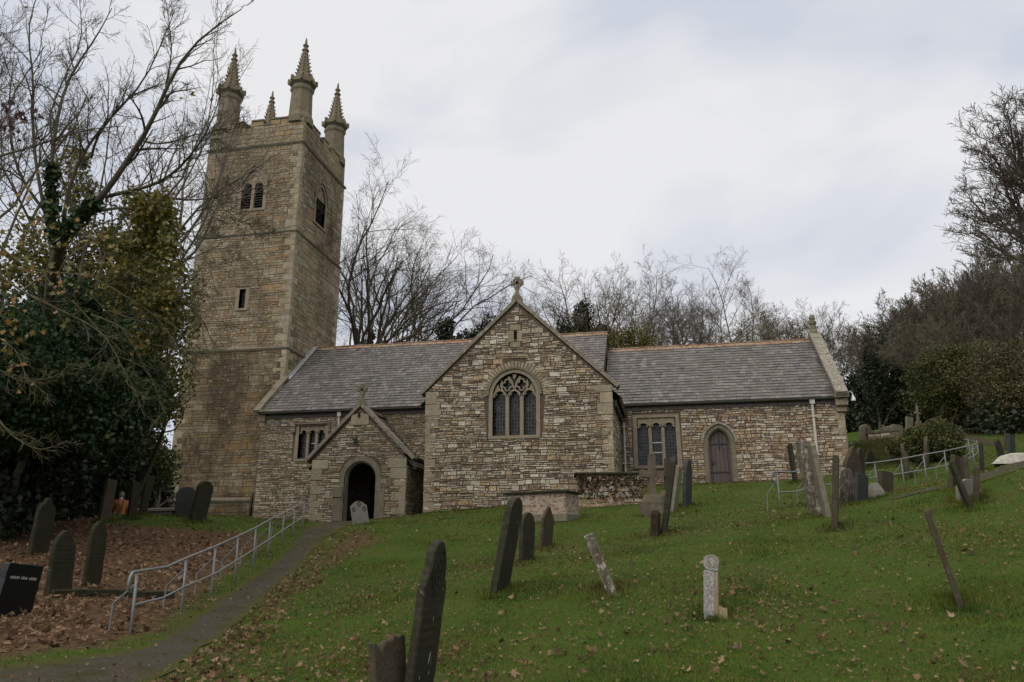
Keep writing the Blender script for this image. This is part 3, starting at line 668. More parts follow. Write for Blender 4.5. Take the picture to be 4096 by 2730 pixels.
rubble(rb, [(NY, 1.3), (46.2, 1.3), (46.2, 7.0), (RY, RZN), (NY, 7.0)], [], 1.3, 11.4, west(NX0), (.12, .2), (.2, .6))
rb.build('nave_stonework', RUB_N, nave)
def roof(parent, x0, x1, yr, zr, ye, ze, n, name, both=True, mat=SLATE, clip=None):
    sl = math.hypot(yr - ye, zr - ze); cy, cz = (yr - ye) / sl, (zr - ze) / sl
    mb = MB(); fr3 = lambda u, s, l: (u, ye + cy * s - cz * l, ze + cz * s + cy * l)
    mb.add([fr3(x0, 0, -.09), fr3(x1, 0, -.09), fr3(x1, sl, -.09), fr3(x0, sl, -.09), fr3(x0, 0, -.004), fr3(x1, 0, -.004), fr3(x1, sl, -.004), fr3(x0, sl, -.004)], [(0, 1, 2, 3), (4, 5, 6, 7), (0, 1, 5, 4), (1, 2, 6, 5), (3, 0, 4, 7)])
    slates(mb, x0, x1, sl, n, fr3, clip=clip)
    fr4 = lambda u, s, l: (u, 2 * yr - ye - cy * s + cz * l, ze + cz * s + cy * l)
    mb.add([fr4(x0, 0, 0), fr4(x1, 0, 0), fr4(x1, sl, 0), fr4(x0, sl, 0)], [(0, 1, 2, 3)])
    return mb.build(name, mat, parent)
def ridge(parent, x0, x1, yr, zr, pitch):
    mb = MB(); x = x0
    while x < x1 - .05:
        l = min(random.uniform(.42, .5), x1 - x); dz = random.uniform(-.012, .012); w_ = .2; t = .03
        a, b = x + .006, x + l - .006; h = w_ * math.tan(pitch)
        for s_ in (-1, 1):
            mb.add([(a, yr + s_ * w_, zr - h + dz + .05), (b, yr + s_ * w_, zr - h + dz + .05), (b, yr, zr + .07 + dz), (a, yr, zr + .07 + dz), (a, yr + s_ * w_, zr - h + dz), (b, yr + s_ * w_, zr - h + dz), (a, yr, zr + dz), (b, yr, zr + dz)],
                   [(0, 1, 2, 3), (0, 1, 5, 4), (0, 4, 6, 3), (1, 5, 7, 2)])
        mb.lathe((0, 0, 0), [(0, 0)], 3) if False else None
        mb.box((a, yr - .045, zr + .06 + dz), (b, yr + .045, zr + .115 + dz))
        x += l
    return mb.build('ridge_tiles', RIDGE, parent)
nr = roof(CH, -19.72, NX1, RY, RZN, 35.05, 6.98, 26, 'nave_roof')
ridge(nr, -20.0, NX1 + .02, RY, RZN, math.atan(.82))
fl = MB()                                              # lead flashing where the roof meets the tower
for i in range(1):
    fl.add([(-19.93, 37.7, 9.2), (-19.62, 37.7, 9.2), (-19.62, 40.84, 11.83), (-19.93, 40.84, 11.83), (-19.93, 37.7, 9.26), (-19.62, 37.7, 9.24), (-19.62, 40.84, 11.87), (-19.93, 40.84, 11.9)], [(4, 5, 6, 7), (0, 1, 5, 4)])
fl.build('flashing', LEAD, nr)
def raked_coping(parent, frp, pts, width, thick, mat, name='coping', bl=.9):
    """stones laid along a rake; frp(u,v,w): u,v in the gable plane, w outward; pts list of (u,v)"""
    mb = MB()
    for (a, b) in zip(pts[:-1], pts[1:]):
        a = np.array(a, float); b = np.array(b, float); L = np.linalg.norm(b - a); t = (b - a) / L; nrm = np.array([-t[1], t[0]]); nrm = nrm if nrm[1] > 0 else -nrm
        k = max(1, round(L / bl))
        for i in range(k):
            p, q = a + t * (L * i / k + .006), a + t * (L * (i + 1) / k - .006); th = thick + random.uniform(-.008, .012)
            c4 = [p, q, q + nrm * th, p + nrm * th]
            vs = [frp(*c, width[0]) for c in c4] + [frp(*c, width[1]) for c in c4]
            mb.add(vs, [(0, 1, 2, 3), (4, 5, 6, 7), (0, 1, 5, 4), (1, 2, 6, 5), (2, 3, 7, 6), (3, 0, 4, 7)])
    return mb.build(name, mat, parent, bevel=.012)
raked_coping(nave, east(-19.72), [(35.0, 6.98), (37.75, 9.32)], (-.35, .02), .12, DRESS_DK, bl=.8)
kn = MB(); kn.box((NX0 - .1, 6.55, -.3), (NX0 + .3, 6.98, .1), f); kn.box((NX0 - .14, 6.98, -.3), (NX0 + .34, 7.1, .42), f); kn.box((NX0 - .04, 6.3, -.3), (NX0 + .26, 6.548, .05), f); kn.build('kneeler', QUOIN, nave, bevel=.02)
def eaves(parent, x0, x1, y, z):
    mb = MB(); fr = south(y)
    mb.box((x0, z - .30, -.02), (x1, z - .12, .06), fr); q = mb.build('eaves_board', TIMBER, parent)
    g = MB(); n = 7; prof = [(.07 * math.cos(t) + .15, z - .06 + .07 * math.sin(t)) for t in np.linspace(math.pi, 2 * math.pi, n)]
    vs = [fr(x, p[1], p[0]) for x in (x0, x1) for p in prof]; g.add(vs, [(i, i + 1, n + i + 1, n + i) for i in range(n - 1)])
    for s_ in (0, n - 1): g.tube([fr(x0, prof[s_][1], prof[s_][0]), fr(x1, prof[s_][1], prof[s_][0])], .012, 5)
    g.build('gutter', GUTTER, parent)
eaves(nave, -19.4, -10.25, NY, 7.0)
def square_label(parent, fr, u0, u1, v, drop):
    mb = MB(); mb.box((u0, v, -.01), (u1, v + .09, .12), fr); mb.box((u0, v - drop, -.01), (u0 + .09, v - .001, .11), fr); mb.box((u1 - .09, v - drop, -.01), (u1, v - .001, .11), fr); mb.box((u0 - .10, v - drop - .07, -.01), (u0 + .09, v - drop - .002, .12), fr); mb.box((u1 - .09, v - drop - .07, -.01), (u1 + .10, v - drop - .002, .12), fr)
    return mb.build('hood_mould', DRESS_DK, parent, bevel=.01)
def light_row(t, fr, u0, u1, vspring, vtop, n, mw, w0=-.16, w1=-.02, base=None):
    wd = (u1 - u0) / n
    for k in range(1, n): t.box((u0 + wd * k - mw / 2, base, w0), (u0 + wd * k + mw / 2, vtop, w1), fr)
    for k in range(n):
        a, b = u0 + wd * k + mw / 2 * .6, u0 + wd * (k + 1) - mw / 2 * .6; c = (a + b) / 2
        hd = arch(a, b, vspring - .06, vspring, vspring + (b - a) * .52, 7)[1:-1]
        spd = [(a - .01, vtop)] + hd + [(b + .01, vtop)]
        t.prism([(a - .01, vtop), *hd, (b + .01, vtop)], fr, w0, w1 - .03)
        t.bar(hd, .05, fr, w0, w1)
        r = (b - a) / 2
        for s_ in (-1, 1):                                # cusps
            t.add([fr(c + s_ * r * .98, vspring + r * .1, w1 - .02), fr(c + s_ * r * .45, vspring + r * .28, w1 - .03), fr(c + s_ * r * .72, vspring + r * .75, w1 - .02), fr(c + s_ * r * .98, vspring + r * .1, w0), fr(c + s_ * r * .45, vspring + r * .28, w0), fr(c + s_ * r * .72, vspring + r * .75, w0)], [(0, 1, 2), (3, 4, 5), (0, 1, 4, 3), (1, 2, 5, 4)])
nwo, _ = ring_window(nave, f, nwin, 3, .1, DRESS, .2, .03, name='nave_window', glass_w=-.25)
t = MB(); light_row(t, f, -17.72, -16.34, 5.9, 6.28, 3, .13, base=4.68); t.build('tracery', DRESS, nwo)
t = MB(); t.box((-17.16, 5.42, -.24), (-16.9, 5.45, -.2), f); t.build('casement_bar', WHITE, nwo)
square_label(nwo, f, -17.98, -16.08, 6.34, .32)

# ---- chancel ----------------------------------------------------------------
CYW = 36.7; CX0, CX1 = -2.95, 7.72; RZC = 10.75
cwin = [(-1.42, 4.12), (-1.42, 6.34), (.34, 6.34), (.34, 4.12)]
cdoor = arch(1.72, 2.76, 3.1, 5.08, 5.76)
f = south(CYW); cw = MB(); out = [(CX0, 2.0), (CX1, 2.0), (CX1, 6.95), (CX0, 6.95)]
cw.poly([out, cwin, cdoor], f, 0); cw.skirt(cwin, f, 0, -.4, False); cw.skirt(cdoor, f, 0, -.5, False)
cg = [(CYW, 2.0), (44.98, 2.0), (44.98, 6.95), (RY, RZC + .1), (CYW, 6.95)]
cw.poly([cg], east(CX1), 0); cw.poly([out], north(44.98), 0)
chan = cw.build('chancel_wall', MORTAR, CH)
rb = MB()
rubble(rb, [(-2.2, 2.9), (CX1 - .05, 2.9), (CX1 - .05, 6.78), (-2.2, 6.78)], [[(-1.66, 3.98), (-1.66, 6.52), (.58, 6.52), (.58, 3.98)], [(x + (.17 if x > 2.24 else -.17), y + (.2 if y > 5 else 0)) for x, y in cdoor]], 2.9, 6.78, f, (.09, .22), (.13, .42), (.004, .036))
rubble(rb, cg, [], 2.9, 10.6, east(CX1), (.1, .2), (.15, .5))
rb.build('chancel_stonework', RUB_C, chan)
cq = MB(); quoin_strip(cq, CX1, -1, 2.9, 6.4, f, (.25, .45), (.28, .5)); cq.build('quoin_stones', QUOIN, chan)
crf = roof(CH, CX0 + .03, 7.5, RY, RZC, 36.38, 6.96, 21, 'chancel_roof'); ridge(crf, CX0 + .06, 7.5, RY, RZC, math.atan(.85))
raked_coping(chan, east(7.72), [(36.1, 6.95), (RY, 11.0)], (-.40, .12), .2, COPE_PALE, bl=.62)
raked_coping(chan, east(7.72), [(45.5, 6.95), (RY, 11.0)], (-.40, .12), .2, COPE_PALE, bl=.62)
kn = MB(); kn.box((7.32, 6.88, -.3), (7.9, 7.04, .55), f); kn.box((7.36, 6.55, -.3), (7.86, 6.878, .36), f); kn.box((7.40, 6.3, -.3), (7.82, 6.548, .18), f); kn.build('kneeler', QUOIN, chan, bevel=.02)
eaves(chan, -2.1, 7.36, CYW, 6.98)
t = MB(); t.lathe((7.55, RY, 0), [(.26, 10.95), (.24, 11.2), (.15, 11.3), (.13, 11.55), (.2, 11.62), (.2, 11.75), (.12, 11.8), (.16, 11.92), (.12, 12.05), (.05, 12.12)], 8); t.build('gable_finial', PINN, chan)
cwo, _ = ring_window(chan, f, cwin, 3, .1, DRESS, .22, .03, name='chancel_window', glass_w=-.25)
t = MB(); light_row(t, f, -1.42, .34, 5.86, 6.34, 3, .15, base=4.12); t.build('tracery', DRESS, cwo)
for z in (5.18, 4.72): t = MB(); t.box((-.78, z, -.24), (-.3, z + .03, -.2), f); t.build('casement_bar', WHITE, cwo)
def door_ring(parent, fr, op, w1, w2, name, mat):
    P = np.array(op); c = P[:, 0].mean(); n = len(op)
    def off(d):
        o = []
        for i in range(n):
            a = P[max(i - 1, 0)]; b = P[min(i + 1, n - 1)]; t_ = (b - a) / np.linalg.norm(b - a); nn = np.array([-t_[1], t_[0]])
            if i in (0, n - 1): nn = np.array([-1.0 if i == 0 else 1.0, 0])
            o.append(tuple(P[i] + nn * d))
        return o
    mb = MB(); mb.band(off(w2), off(.0), fr, -.06, .03); mb.band(off(.0), off(-w1), fr, -.3, -.06)
    o = mb.build(name, mat, parent); return o, off
dro, off = door_ring(chan, f, cdoor, .06, .18, 'door_surround', DRESS_DK)
h = MB(); sel = [i for i, p in enumerate(cdoor) if p[1] > 5.05]; h.band([off(.28)[i] for i in sel], [off(.18)[i] for i in sel], f, -.01, .11); h.build('hood_mould', COPE_PALE, dro)
dk = MB(); nb = 6
for i in range(nb):
    a = 1.72 + 1.04 * i / nb; b = 1.72 + 1.04 * (i + 1) / nb - .012; xm = [p for p in cdoor]; hv = hole_iv([(p[1], p[0]) for p in cdoor])
    ta, tb = hv(a + .01), hv(b - .01); ta = ta[1] if ta else 5.2; tb = tb[1] if tb else 5.2
    dk.prism([(a, 3.1), (b, 3.1), (b, tb), (a, ta)], f, -.3, -.22 + random.uniform(-.006, .006))
cd = dk.build('door', TIMBER, chan)
hg = MB()
for z in (3.75, 5.02): hg.box((1.78, z, -.215), (2.6, z + .06, -.195), f)
hg.box((2.2, 4.86, -.214), (2.26, 5.24, -.194), f); hg.build('strap_hinge', IRON, cd)
rg = MB(); rg.tube([f(1.93 + .06 * math.cos(x), 4.2 + .06 * math.sin(x), -.19) for x in np.linspace(0, 6.28, 12)], .012, 5); rg.build('ring_handle', IRON, cd)
def downpipe(parent, x, y, z0, z1, r, mat, head=True, shoe=None):
    mb = MB(); mb.tube([(x, y, z0), (x, y, z1)], r, 8)
    if head: mb.box((x - r * 1.7, y - r * 1.5, z1 - .05), (x + r * 1.7, y + r * 1.5, z1 + .16))
    for z in np.arange(z0 + 1.2, z1, 1.7): mb.box((x - r * 2.0, y - r * 1.2, z), (x + r * 2.0, y + .08, z + .06))
    return mb.build('downpipe', mat, parent)
downpipe(chan, 6.38, 36.56, 3.2, 6.74, .062, PIPEW); downpipe(chan, -2.02, 36.58, 3.0, 6.1, .05, PIPEW, False)
downpipe(nave, -15.62, 35.26, 5.6, 6.72, .05, PIPEW)

# ---- south transept ---------------------------------------------------------
TYF = 32.0; TX0, TX1 = -10.2, -2.2; TAP = 10.78; TKZ = 6.98; txc = (TX0 + TX1) / 2
f = south(TYF); tout = [(TX0, 1.2), (TX1, 1.2), (TX1, TKZ), (txc, TAP), (TX0, TKZ)]
twin = arch(-7.25, -5.38, 4.97, 6.68, 7.66)
slot = [(-6.32, 9.14), (-6.32, 9.5), (-6.2, 9.5), (-6.2, 9.14)]
mb = MB(); mb.poly([tout, twin, slot], f, 0); mb.skirt(twin, f, 0, -.45, False); mb.skirt(slot, f, 0, -.3)
mb.poly([[(TYF, 1.2), (37.5, 1.2), (37.5, 6.6), (TYF, 6.6)]], east(TX1), 0); mb.poly([[(TYF, 1.2), (37.5, 1.2), (37.5, 6.6), (TYF, 6.6)]], west(TX0), 0)
tran = mb.build('transept_wall', MORTAR, CH)
rb = MB(); wx = [(x + (.2 if x > -6.3 else -.2), y) for x, y in twin]
vous = arch(-7.62, -5.0, 4.85, 6.72, 8.22)
rubble(rb, [(TX0 + .03, 1.5), (TX1 - .03, 1.5), (TX1 - .03, TKZ), (txc, TAP - .1), (TX0 + .03, TKZ)], [[(x, y) if y > 6.6 else (max(min(x, -5.16), -7.47), y) for x, y in vous], [(-6.55, 8.9), (-6.55, 9.8), (-5.97, 9.8), (-5.97, 8.9)]], 1.5, 10.6, f, (.07, .25), (.12, .52), (.004, .045))
rubble(rb, [(TYF + .03, 1.5), (36.7, 1.5), (36.7, 6.4), (TYF + .03, 6.4)], [], 1.5, 6.4, east(TX1), (.09, .18), (.15, .5))
rubble(rb, [(TYF + .03, 1.5), (35.4, 1.5), (35.4, 6.4), (TYF + .03, 6.4)], [], 1.5, 6.4, west(TX0), (.09, .18), (.15, .5))
rb.build('transept_stonework', RUB_T, tran)
tqs = MBset(); tq = tqs.new(); quoin_strip(tqs.new(), TX1, -1, 1.6, 5.7, f, (.22, .4), (.26, .5), .03); quoin_strip(tqs.new(), TX0, 1, 1.6, 5.9, f, (.22, .4), (.26, .5), .03)
for a, b, z0, z1 in ((TX0 - .02, TX0 + .62, 5.92, 6.42), (TX0 - .02, TX0 + .48, 6.43, 6.97), (TX1 - .62, TX1 + .02, 5.72, 6.2), (TX1 - .5, TX1 + .02, 6.21, 6.66), (TX1 - .66, TX1 - .0, 6.67, 6.97)): tqs.l[1 if a > -6 else 2].box((a, z0, -.1), (b, z1 - .01, .045), f)
for a, b, z0, z1 in ((-6.5, -6.03, 9.55, 9.8), (-6.56, -6.33, 9.02, 9.54), (-6.19, -5.96, 9.02, 9.54), (-6.48, -6.04, 8.78, 9.01)): tq.box((a, z0, -.1), (b, z1 - .008, .03), f)
tqs.build('quoin_stones', QUOIN, tran, bevel=.01)
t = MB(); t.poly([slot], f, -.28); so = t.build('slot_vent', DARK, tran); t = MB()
for z in (9.2, 9.3, 9.4): t.box((-6.32, z, -.2), (-6.2, z + .025, -.08), f)
t.build('louvre', LOUVRE, so)
raked_coping(tran, f, [(TX0 - .22, TKZ - .16), (txc, TAP + .06)], (-.5, .09), .16, COPE, bl=1.0)
raked_coping(tran, f, [(TX1 + .22, TKZ - .16), (txc, TAP + .06)], (-.5, .09), .16, COPE, bl=1.0)
# gable cross: wheel head on a stepped saddle stone
def wheel_cross(parent, x, y, z, s, name='gable_cross'):
    fr = south(y); mb = MB(); C_ = (x, z + .85 * s)
    mb.prism([(x - .28 * s, z - .16 * s), (x + .28 * s, z - .16 * s), (x + .2 * s, z + .12 * s), (x - .2 * s, z + .12 * s)], fr, -.2 * s, .2 * s)
    mb.prism([(x - .15 * s, z + .121 * s), (x + .15 * s, z + .121 * s), (x + .1 * s, z + .3 * s), (x - .1 * s, z + .3 * s)], fr, -.13 * s, .13 * s)
    mb.prism([(x - .08 * s, z + .301 * s), (x + .08 * s, z + .301 * s), (x + .075 * s, z + .62 * s), (x - .075 * s, z + .62 * s)], fr, -.075 * s, .075 * s)
    for an in (0, 90, 180, 270):
        c_, s_ = math.cos(rad(an)), math.sin(rad(an)); q = lambda a, b: (C_[0] + (a * c_ - b * s_) * s, C_[1] + (a * s_ + b * c_) * s)
        mb.prism([q(.0, -.07), q(.17, -.07), q(.33, -.13), q(.33, .13), q(.17, .07), q(.0, .07)], fr, -.078 * s, .078 * s)
    mb.bar([(C_[0] + .235 * s * math.cos(a), C_[1] + .235 * s * math.sin(a)) for a in np.linspace(0, 2 * math.pi, 21)[:-1]], .075 * s, fr, -.06 * s, .06 * s, True)
    return mb.build(name, PINN, parent)
wheel_cross(tran, txc, TYF + .1, TAP + .24, .85)
# transept window
two, outr = ring_window(tran, f, twin, 3, .1, DRESS, .17, .03, name='transept_window', glass_w=-.28)
t = MB(); W_ = (-7.25, -5.38); wd = (W_[1] - W_[0]) / 3; mw = .15
for k in (1, 2): t.box((W_[0] + wd * k - mw / 2, 4.97, -.2), (W_[0] + wd * k + mw / 2, 6.72, -.02), f)
for k in range(3):
    a, b = W_[0] + wd * k + (.03 if k == 0 else .06), W_[0] + wd * (k + 1) - (.03 if k == 2 else .06); c = (a + b) / 2; r = (b - a) / 2
    t.bar(arch(a, b, 6.5, 6.62, 6.62 + r * 1.18, 8)[1:-1], .075, f, -.2, -.02)
    for s_ in (-1, 1):
        t.add([f(c + s_ * r, 6.66, -.05), f(c + s_ * r * .42, 6.74, -.06), f(c + s_ * r * .68, 6.90, -.05), f(c + s_ * r, 6.66, -.2), f(c + s_ * r * .42, 6.74, -.2), f(c + s_ * r * .68, 6.90, -.2)], [(0, 1, 2), (3, 4, 5), (0, 1, 4, 3), (1, 2, 5, 4)])
for k in (-1, 1):                                           # two quatrefoils
    c = (txc - .115 + k * .31, 7.16); c = ((W_[0] + W_[1]) / 2 + k * .31, 7.15)
    q = []
    for j in range(4):
        an = math.pi / 2 * j; cc = (c[0] + .125 * math.cos(an), c[1] + .15 * math.sin(an))
        q += [(cc[0] + .105 * math.cos(an + x), cc[1] + .105 * math.sin(an + x)) for x in np.linspace(-1.75, 1.75, 8)]
    t.bar(q, .055, f, -.2, -.03, True)
    t.bar([(c[0] - .0 - k * .31, 6.9), (c[0] - k * .2, 7.3), (c[0] - k * .05, 7.5)], .07, f, -.2, -.025)
    t.bar([(c[0] + k * .2, 6.92), (c[0] + k * .29, 7.14), (c[0] + k * .22, 7.34)], .06, f, -.2, -.028)
m_ = (W_[0] + W_[1]) / 2
t.prism([(m_ - .1, 7.62), (m_ + .1, 7.62), (m_ + .04, 7.45), (m_, 7.38), (m_ - .04, 7.45)], f, -.19, -.06)
for k in (-1, 1): t.prism([(m_ + k * .9, 6.75), (m_ + k * .62, 6.93), (m_ + k * .72, 7.2), (m_ + k * .82, 7.05)], f, -.19, -.07)
t.build('tracery', DRESS, two)
h = MB(); sel = [i for i, p in enumerate(twin) if p[1] > 6.55]; P_ = np.array(outr)[sel]; cc = np.array([m_, 6.68]); h.band([tuple(cc + (p - cc) * 1.085) for p in P_], [tuple(p) for p in P_], f, -.02, .10); h.build('hood_mould', DRESS_DK, two)
v = MB(); nV = 30                                          # relieving arch of thin stones set on edge
for i in range(nV):
    a0, a1 = math.pi * i / nV + .012, math.pi * (i + 1) / nV - .012; r0, r1 = 1.24, 1.24 + random.uniform(.24, .36); g = lambda r, a: (m_ + r * math.cos(a) * 1.0, 6.66 + r * math.sin(a) * .98)
    p = random.uniform(.008, .034); v.add([f(*g(r0, a0), p), f(*g(r0, a1), p), f(*g(r1, a1), p), f(*g(r1, a0), p), f(*g(r0, a0), -.01), f(*g(r0, a1), -.01), f(*g(r1, a1), -.01), f(*g(r1, a0), -.01)], [(0, 1, 2, 3), (0, 1, 5, 4), (1, 2, 6, 5), (2, 3, 7, 6), (3, 0, 4, 7)])
v.build('relieving_arch', QUOIN, tran)
# transept roof, ridge running north into the nave roof
hs = math.hypot(4.35, 10.62 - 6.45); ca, sa = 4.35 / hs, (10.62 - 6.45) / hs
tro = MB()
for s_, n in ((1, 22), (-1, 22)):
    xe = txc + s_ * 4.35
    fr3 = lambda u, s, l: (xe - s_ * ca * s + s_ * sa * l, u, 6.45 + sa * s + ca * l)
    tro.add([fr3(TYF + .3, 0, -.1), fr3(41, 0, -.1), fr3(41, hs, -.1), fr3(TYF + .3, hs, -.1), fr3(TYF + .3, 0, -.004), fr3(41, 0, -.004), fr3(41, hs, -.004), fr3(TYF + .3, hs, -.004)], [(0, 1, 2, 3), (4, 5, 6, 7), (0, 1, 5, 4)])
    slates(tro, TYF + .3, 41, hs, n, fr3, .32)
trf = tro.build('transept_roof', SLATE, CH)
g = MB(); g.box((TX1 + .02, TYF + .4, 6.12), (TX1 + .16, 36.5, 6.4)); g.build('gutter', GUTTER, tran); g = MB(); g.box((TX0 - .16, TYF + .4, 6.12), (TX0 - .02, 35.3, 6.4)); g.build('gutter', GUTTER, tran)

# ---- south porch ------------------------------------------------------------
PY = 32.4; PX0, PX1 = -15.48, -11.12; pxc = -13.35; PAP = 6.5; PK = 4.22
f = south(PY); pout = [(PX0, 1.0), (PX1, 1.0), (PX1, PK), (pxc, PAP), (PX0, PK)]
pop = arch(-13.94, -12.46, 1.5, 3.36, 4.12)
mb = MB(); mb.poly([pout, pop], f, 0); mb.skirt(pop, f, 0, -.5, False)
mb.poly([[(PY, 1.0), (NY, 1.0), (NY, 3.95), (PY, 3.95)]], east(PX1), 0); mb.poly([[(PY, 1.0), (NY, 1.0), (NY, 3.95), (PY, 3.95)]], west(PX0), 0)
por = mb.build('porch_wall', MORTAR, CH)
rb = MB(); rubble(rb, [(PX0 + .02, 1.4), (PX1 - .02, 1.4), (PX1 - .02, PK - .05), (pxc, PAP - .1), (PX0 + .02, PK - .05)], [[(x + (.21 if x > pxc else -.21), y + (.20 if y > 3.3 else 0)) for x, y in pop]], 1.4, 6.35, f, (.065, .17), (.12, .42))
for fr in (east(PX1), west(PX0)): rubble(rb, [(PY, 1.4), (NY, 1.4), (NY, 3.9), (PY, 3.9)], [], 1.4, 3.9, fr, (.08, .16), (.14, .5))
rb.build('porch_stonework', RUB_N, por)
pqs = MBset(); pq = [pqs.new(), pqs.new(), pqs.new()]; quoin_strip(pq[0], PX1, -1, 1.5, 3.3, f, (.22, .36), (.3, .6), .03); quoin_strip(pq[1], PX0, 1, 1.3, 3.3, f, (.22, .36), (.3, .55), .03)
for a, b, z0, z1 in ((PX1 - .72, PX1 + .02, 3.32, 3.78), (PX1 - .85, PX1 - .0, 3.79, 4.2), (PX0 - .02, PX0 + .5, 3.32, 3.8), (PX0 + .0, PX0 + .75, 3.81, 4.2), (pxc - .42, pxc + .42, 5.7, 6.2)): pq[2 if z0 > 5 else 0 if a > -13 else 1].box((a, z0, -.1), (b, z1 - .01, .045), f)
pqs.build('quoin_stones', QUOIN, por, bevel=.01)
dro, off = door_ring(por, f, pop, .07, .22, 'porch_arch', DRESS_DK)
t = MB(); t.box((-14.42, 2.55, -.05), (-13.98, 3.05, .09), f); t.box((-14.42, 1.55, -.05), (-14.0, 2.54, .06), f); t.box((-12.4, 1.55, -.05), (-12.05, 2.9, .055), f); t.build('jamb_stones', DRESS_DK, dro, bevel=.03)
raked_coping(por, f, [(PX0 - .28, PK - .12), (pxc, PAP + .04)], (-.42, .10), .15, COPE, bl=.85); raked_coping(por, f, [(PX1 + .28, PK - .12), (pxc, PAP + .04)], (-.42, .10), .15, COPE, bl=.85)
wheel_cross(por, pxc, PY + .08, PAP + .2, .72)
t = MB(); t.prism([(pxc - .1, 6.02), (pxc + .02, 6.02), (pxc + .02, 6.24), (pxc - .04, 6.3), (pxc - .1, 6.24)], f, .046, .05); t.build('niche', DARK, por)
hs2 = math.hypot(2.42, PAP - .05 - 3.85); ca2, sa2 = 2.42 / hs2, (PAP - .05 - 3.85) / hs2; pr = MB()
for s_ in (1, -1):
    xe = pxc + s_ * 2.42; fr3 = lambda u, s, l: (xe - s_ * ca2 * s + s_ * sa2 * l, u, 3.85 + sa2 * s + ca2 * l)
    pr.add([fr3(PY + .25, 0, -.08), fr3(36.5, 0, -.08), fr3(36.5, hs2, -.08), fr3(PY + .25, hs2, -.08), fr3(PY + .25, 0, -.004), fr3(36.5, 0, -.004), fr3(36.5, hs2, -.004), fr3(PY + .25, hs2, -.004)], [(0, 1, 2, 3), (4, 5, 6, 7), (0, 1, 5, 4)])
    slates(pr, PY + .25, NY - .02, hs2, 12, fr3, .28)
prf = pr.build('porch_roof', SLATE, CH)
t = MB(); t.box((pxc - .1, PY + .42, PAP - .02), (pxc + .1, NY + .6, PAP + .08)); t.build('ridge_tiles', RIDGE, prf)
t = MB(); t.box((PX1 + .2, PY + .3, 3.74), (PX1 + .34, NY, 3.88)); t.tube([(PX1 + .27, NY - .12, 3.8), (PX1 + .27, NY - .12, 1.6)], .045, 7); t.build('gutter', GUTTER, por)
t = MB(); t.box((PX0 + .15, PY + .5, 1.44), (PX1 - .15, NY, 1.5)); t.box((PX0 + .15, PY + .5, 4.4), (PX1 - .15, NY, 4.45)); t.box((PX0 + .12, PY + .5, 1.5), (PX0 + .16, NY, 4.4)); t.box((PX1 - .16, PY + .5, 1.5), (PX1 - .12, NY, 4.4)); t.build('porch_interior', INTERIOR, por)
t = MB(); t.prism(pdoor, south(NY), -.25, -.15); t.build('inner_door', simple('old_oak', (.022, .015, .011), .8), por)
t = MB(); t.box((-13.9, 1.5, PY + .06), (-13.88, 3.1, PY + .09), lambda u, v, w_: (u, w_, v))
for i in range(8): t.box((-13.86 + .004 * i, 1.55, .0 + .11 * i), (-13.84 + .004 * i, 3.0, .02 + .11 * i), lambda u, v, w_: (u, PY + .55 + w_, v))
for z in (1.6, 2.3, 2.95): t.box((-13.865, z, 0), (-13.82, z + .04, .85), lambda u, v, w_: (u, PY + .55 + w_, v))
t.build('gate', IRON, por)
t = MB(); t.box((-14.62, 1.22, -.05), (-11.7, 1.37, .5), f); t.box((-14.2, 1.371, -.55), (-12.3, 1.52, .2), f); t.build('doorstep', DRESS_DK, por, bevel=.02)

# ---- lamps on the walls -------------------------------------------------------
ln = empty('wall_lantern', (-13.45, PY - .02, 5.0), 'small black hexagonal lantern on the gable wall over the porch arch', 'lantern')
t = MB(); t.tube([(-13.45, PY, 4.86), (-13.45, PY - .16, 4.82), (-13.45, PY - .2, 4.88)], .014, 6); t.box((-13.5, PY - .02, 4.76), (-13.4, PY + .02, 4.98)); t.build('bracket', IRON, ln)
t = MB(); t.lathe((-13.45, PY - .2, 4.86), [(.055, 0), (.095, .2)], 6); t.build('glass', LAMPG, ln)
t = MB(); t.lathe((-13.45, PY - .2, 5.062), [(.115, 0), (.105, .03), (.05, .1), (.03, .13), (.012, .18)], 6); t.lathe((-13.45, PY - .2, 4.83), [(.03, 0), (.06, .028)], 6)
for j in range(6): t.tube([(-13.45 + .058 * math.cos(j * 1.047), PY - .2 + .058 * math.sin(j * 1.047), 4.86), (-13.45 + .098 * math.cos(j * 1.047), PY - .2 + .098 * math.sin(j * 1.047), 5.06)], .006, 4)
t.build('cage', IRON, ln)
fl = empty('outdoor_lamp', (7.8, 36.6, 7.1), 'white swan-neck outdoor lamp at the right corner under the chancel eaves', 'lamp')
t = MB(); t.tube([(7.88, 36.55, 7.0), (7.93, 36.5, 7.14), (8.02, 36.45, 7.17), (8.1, 36.42, 7.08), (8.1, 36.42, 6.98)], .018, 6); t.build('bracket', WHITE, fl)
t = MB(); t.lathe((8.1, 36.42, 6.74), [(.1, 0), (.09, .1), (.05, .2), (.04, .26)], 10); t.build('lamp_shade', WHITE, fl)

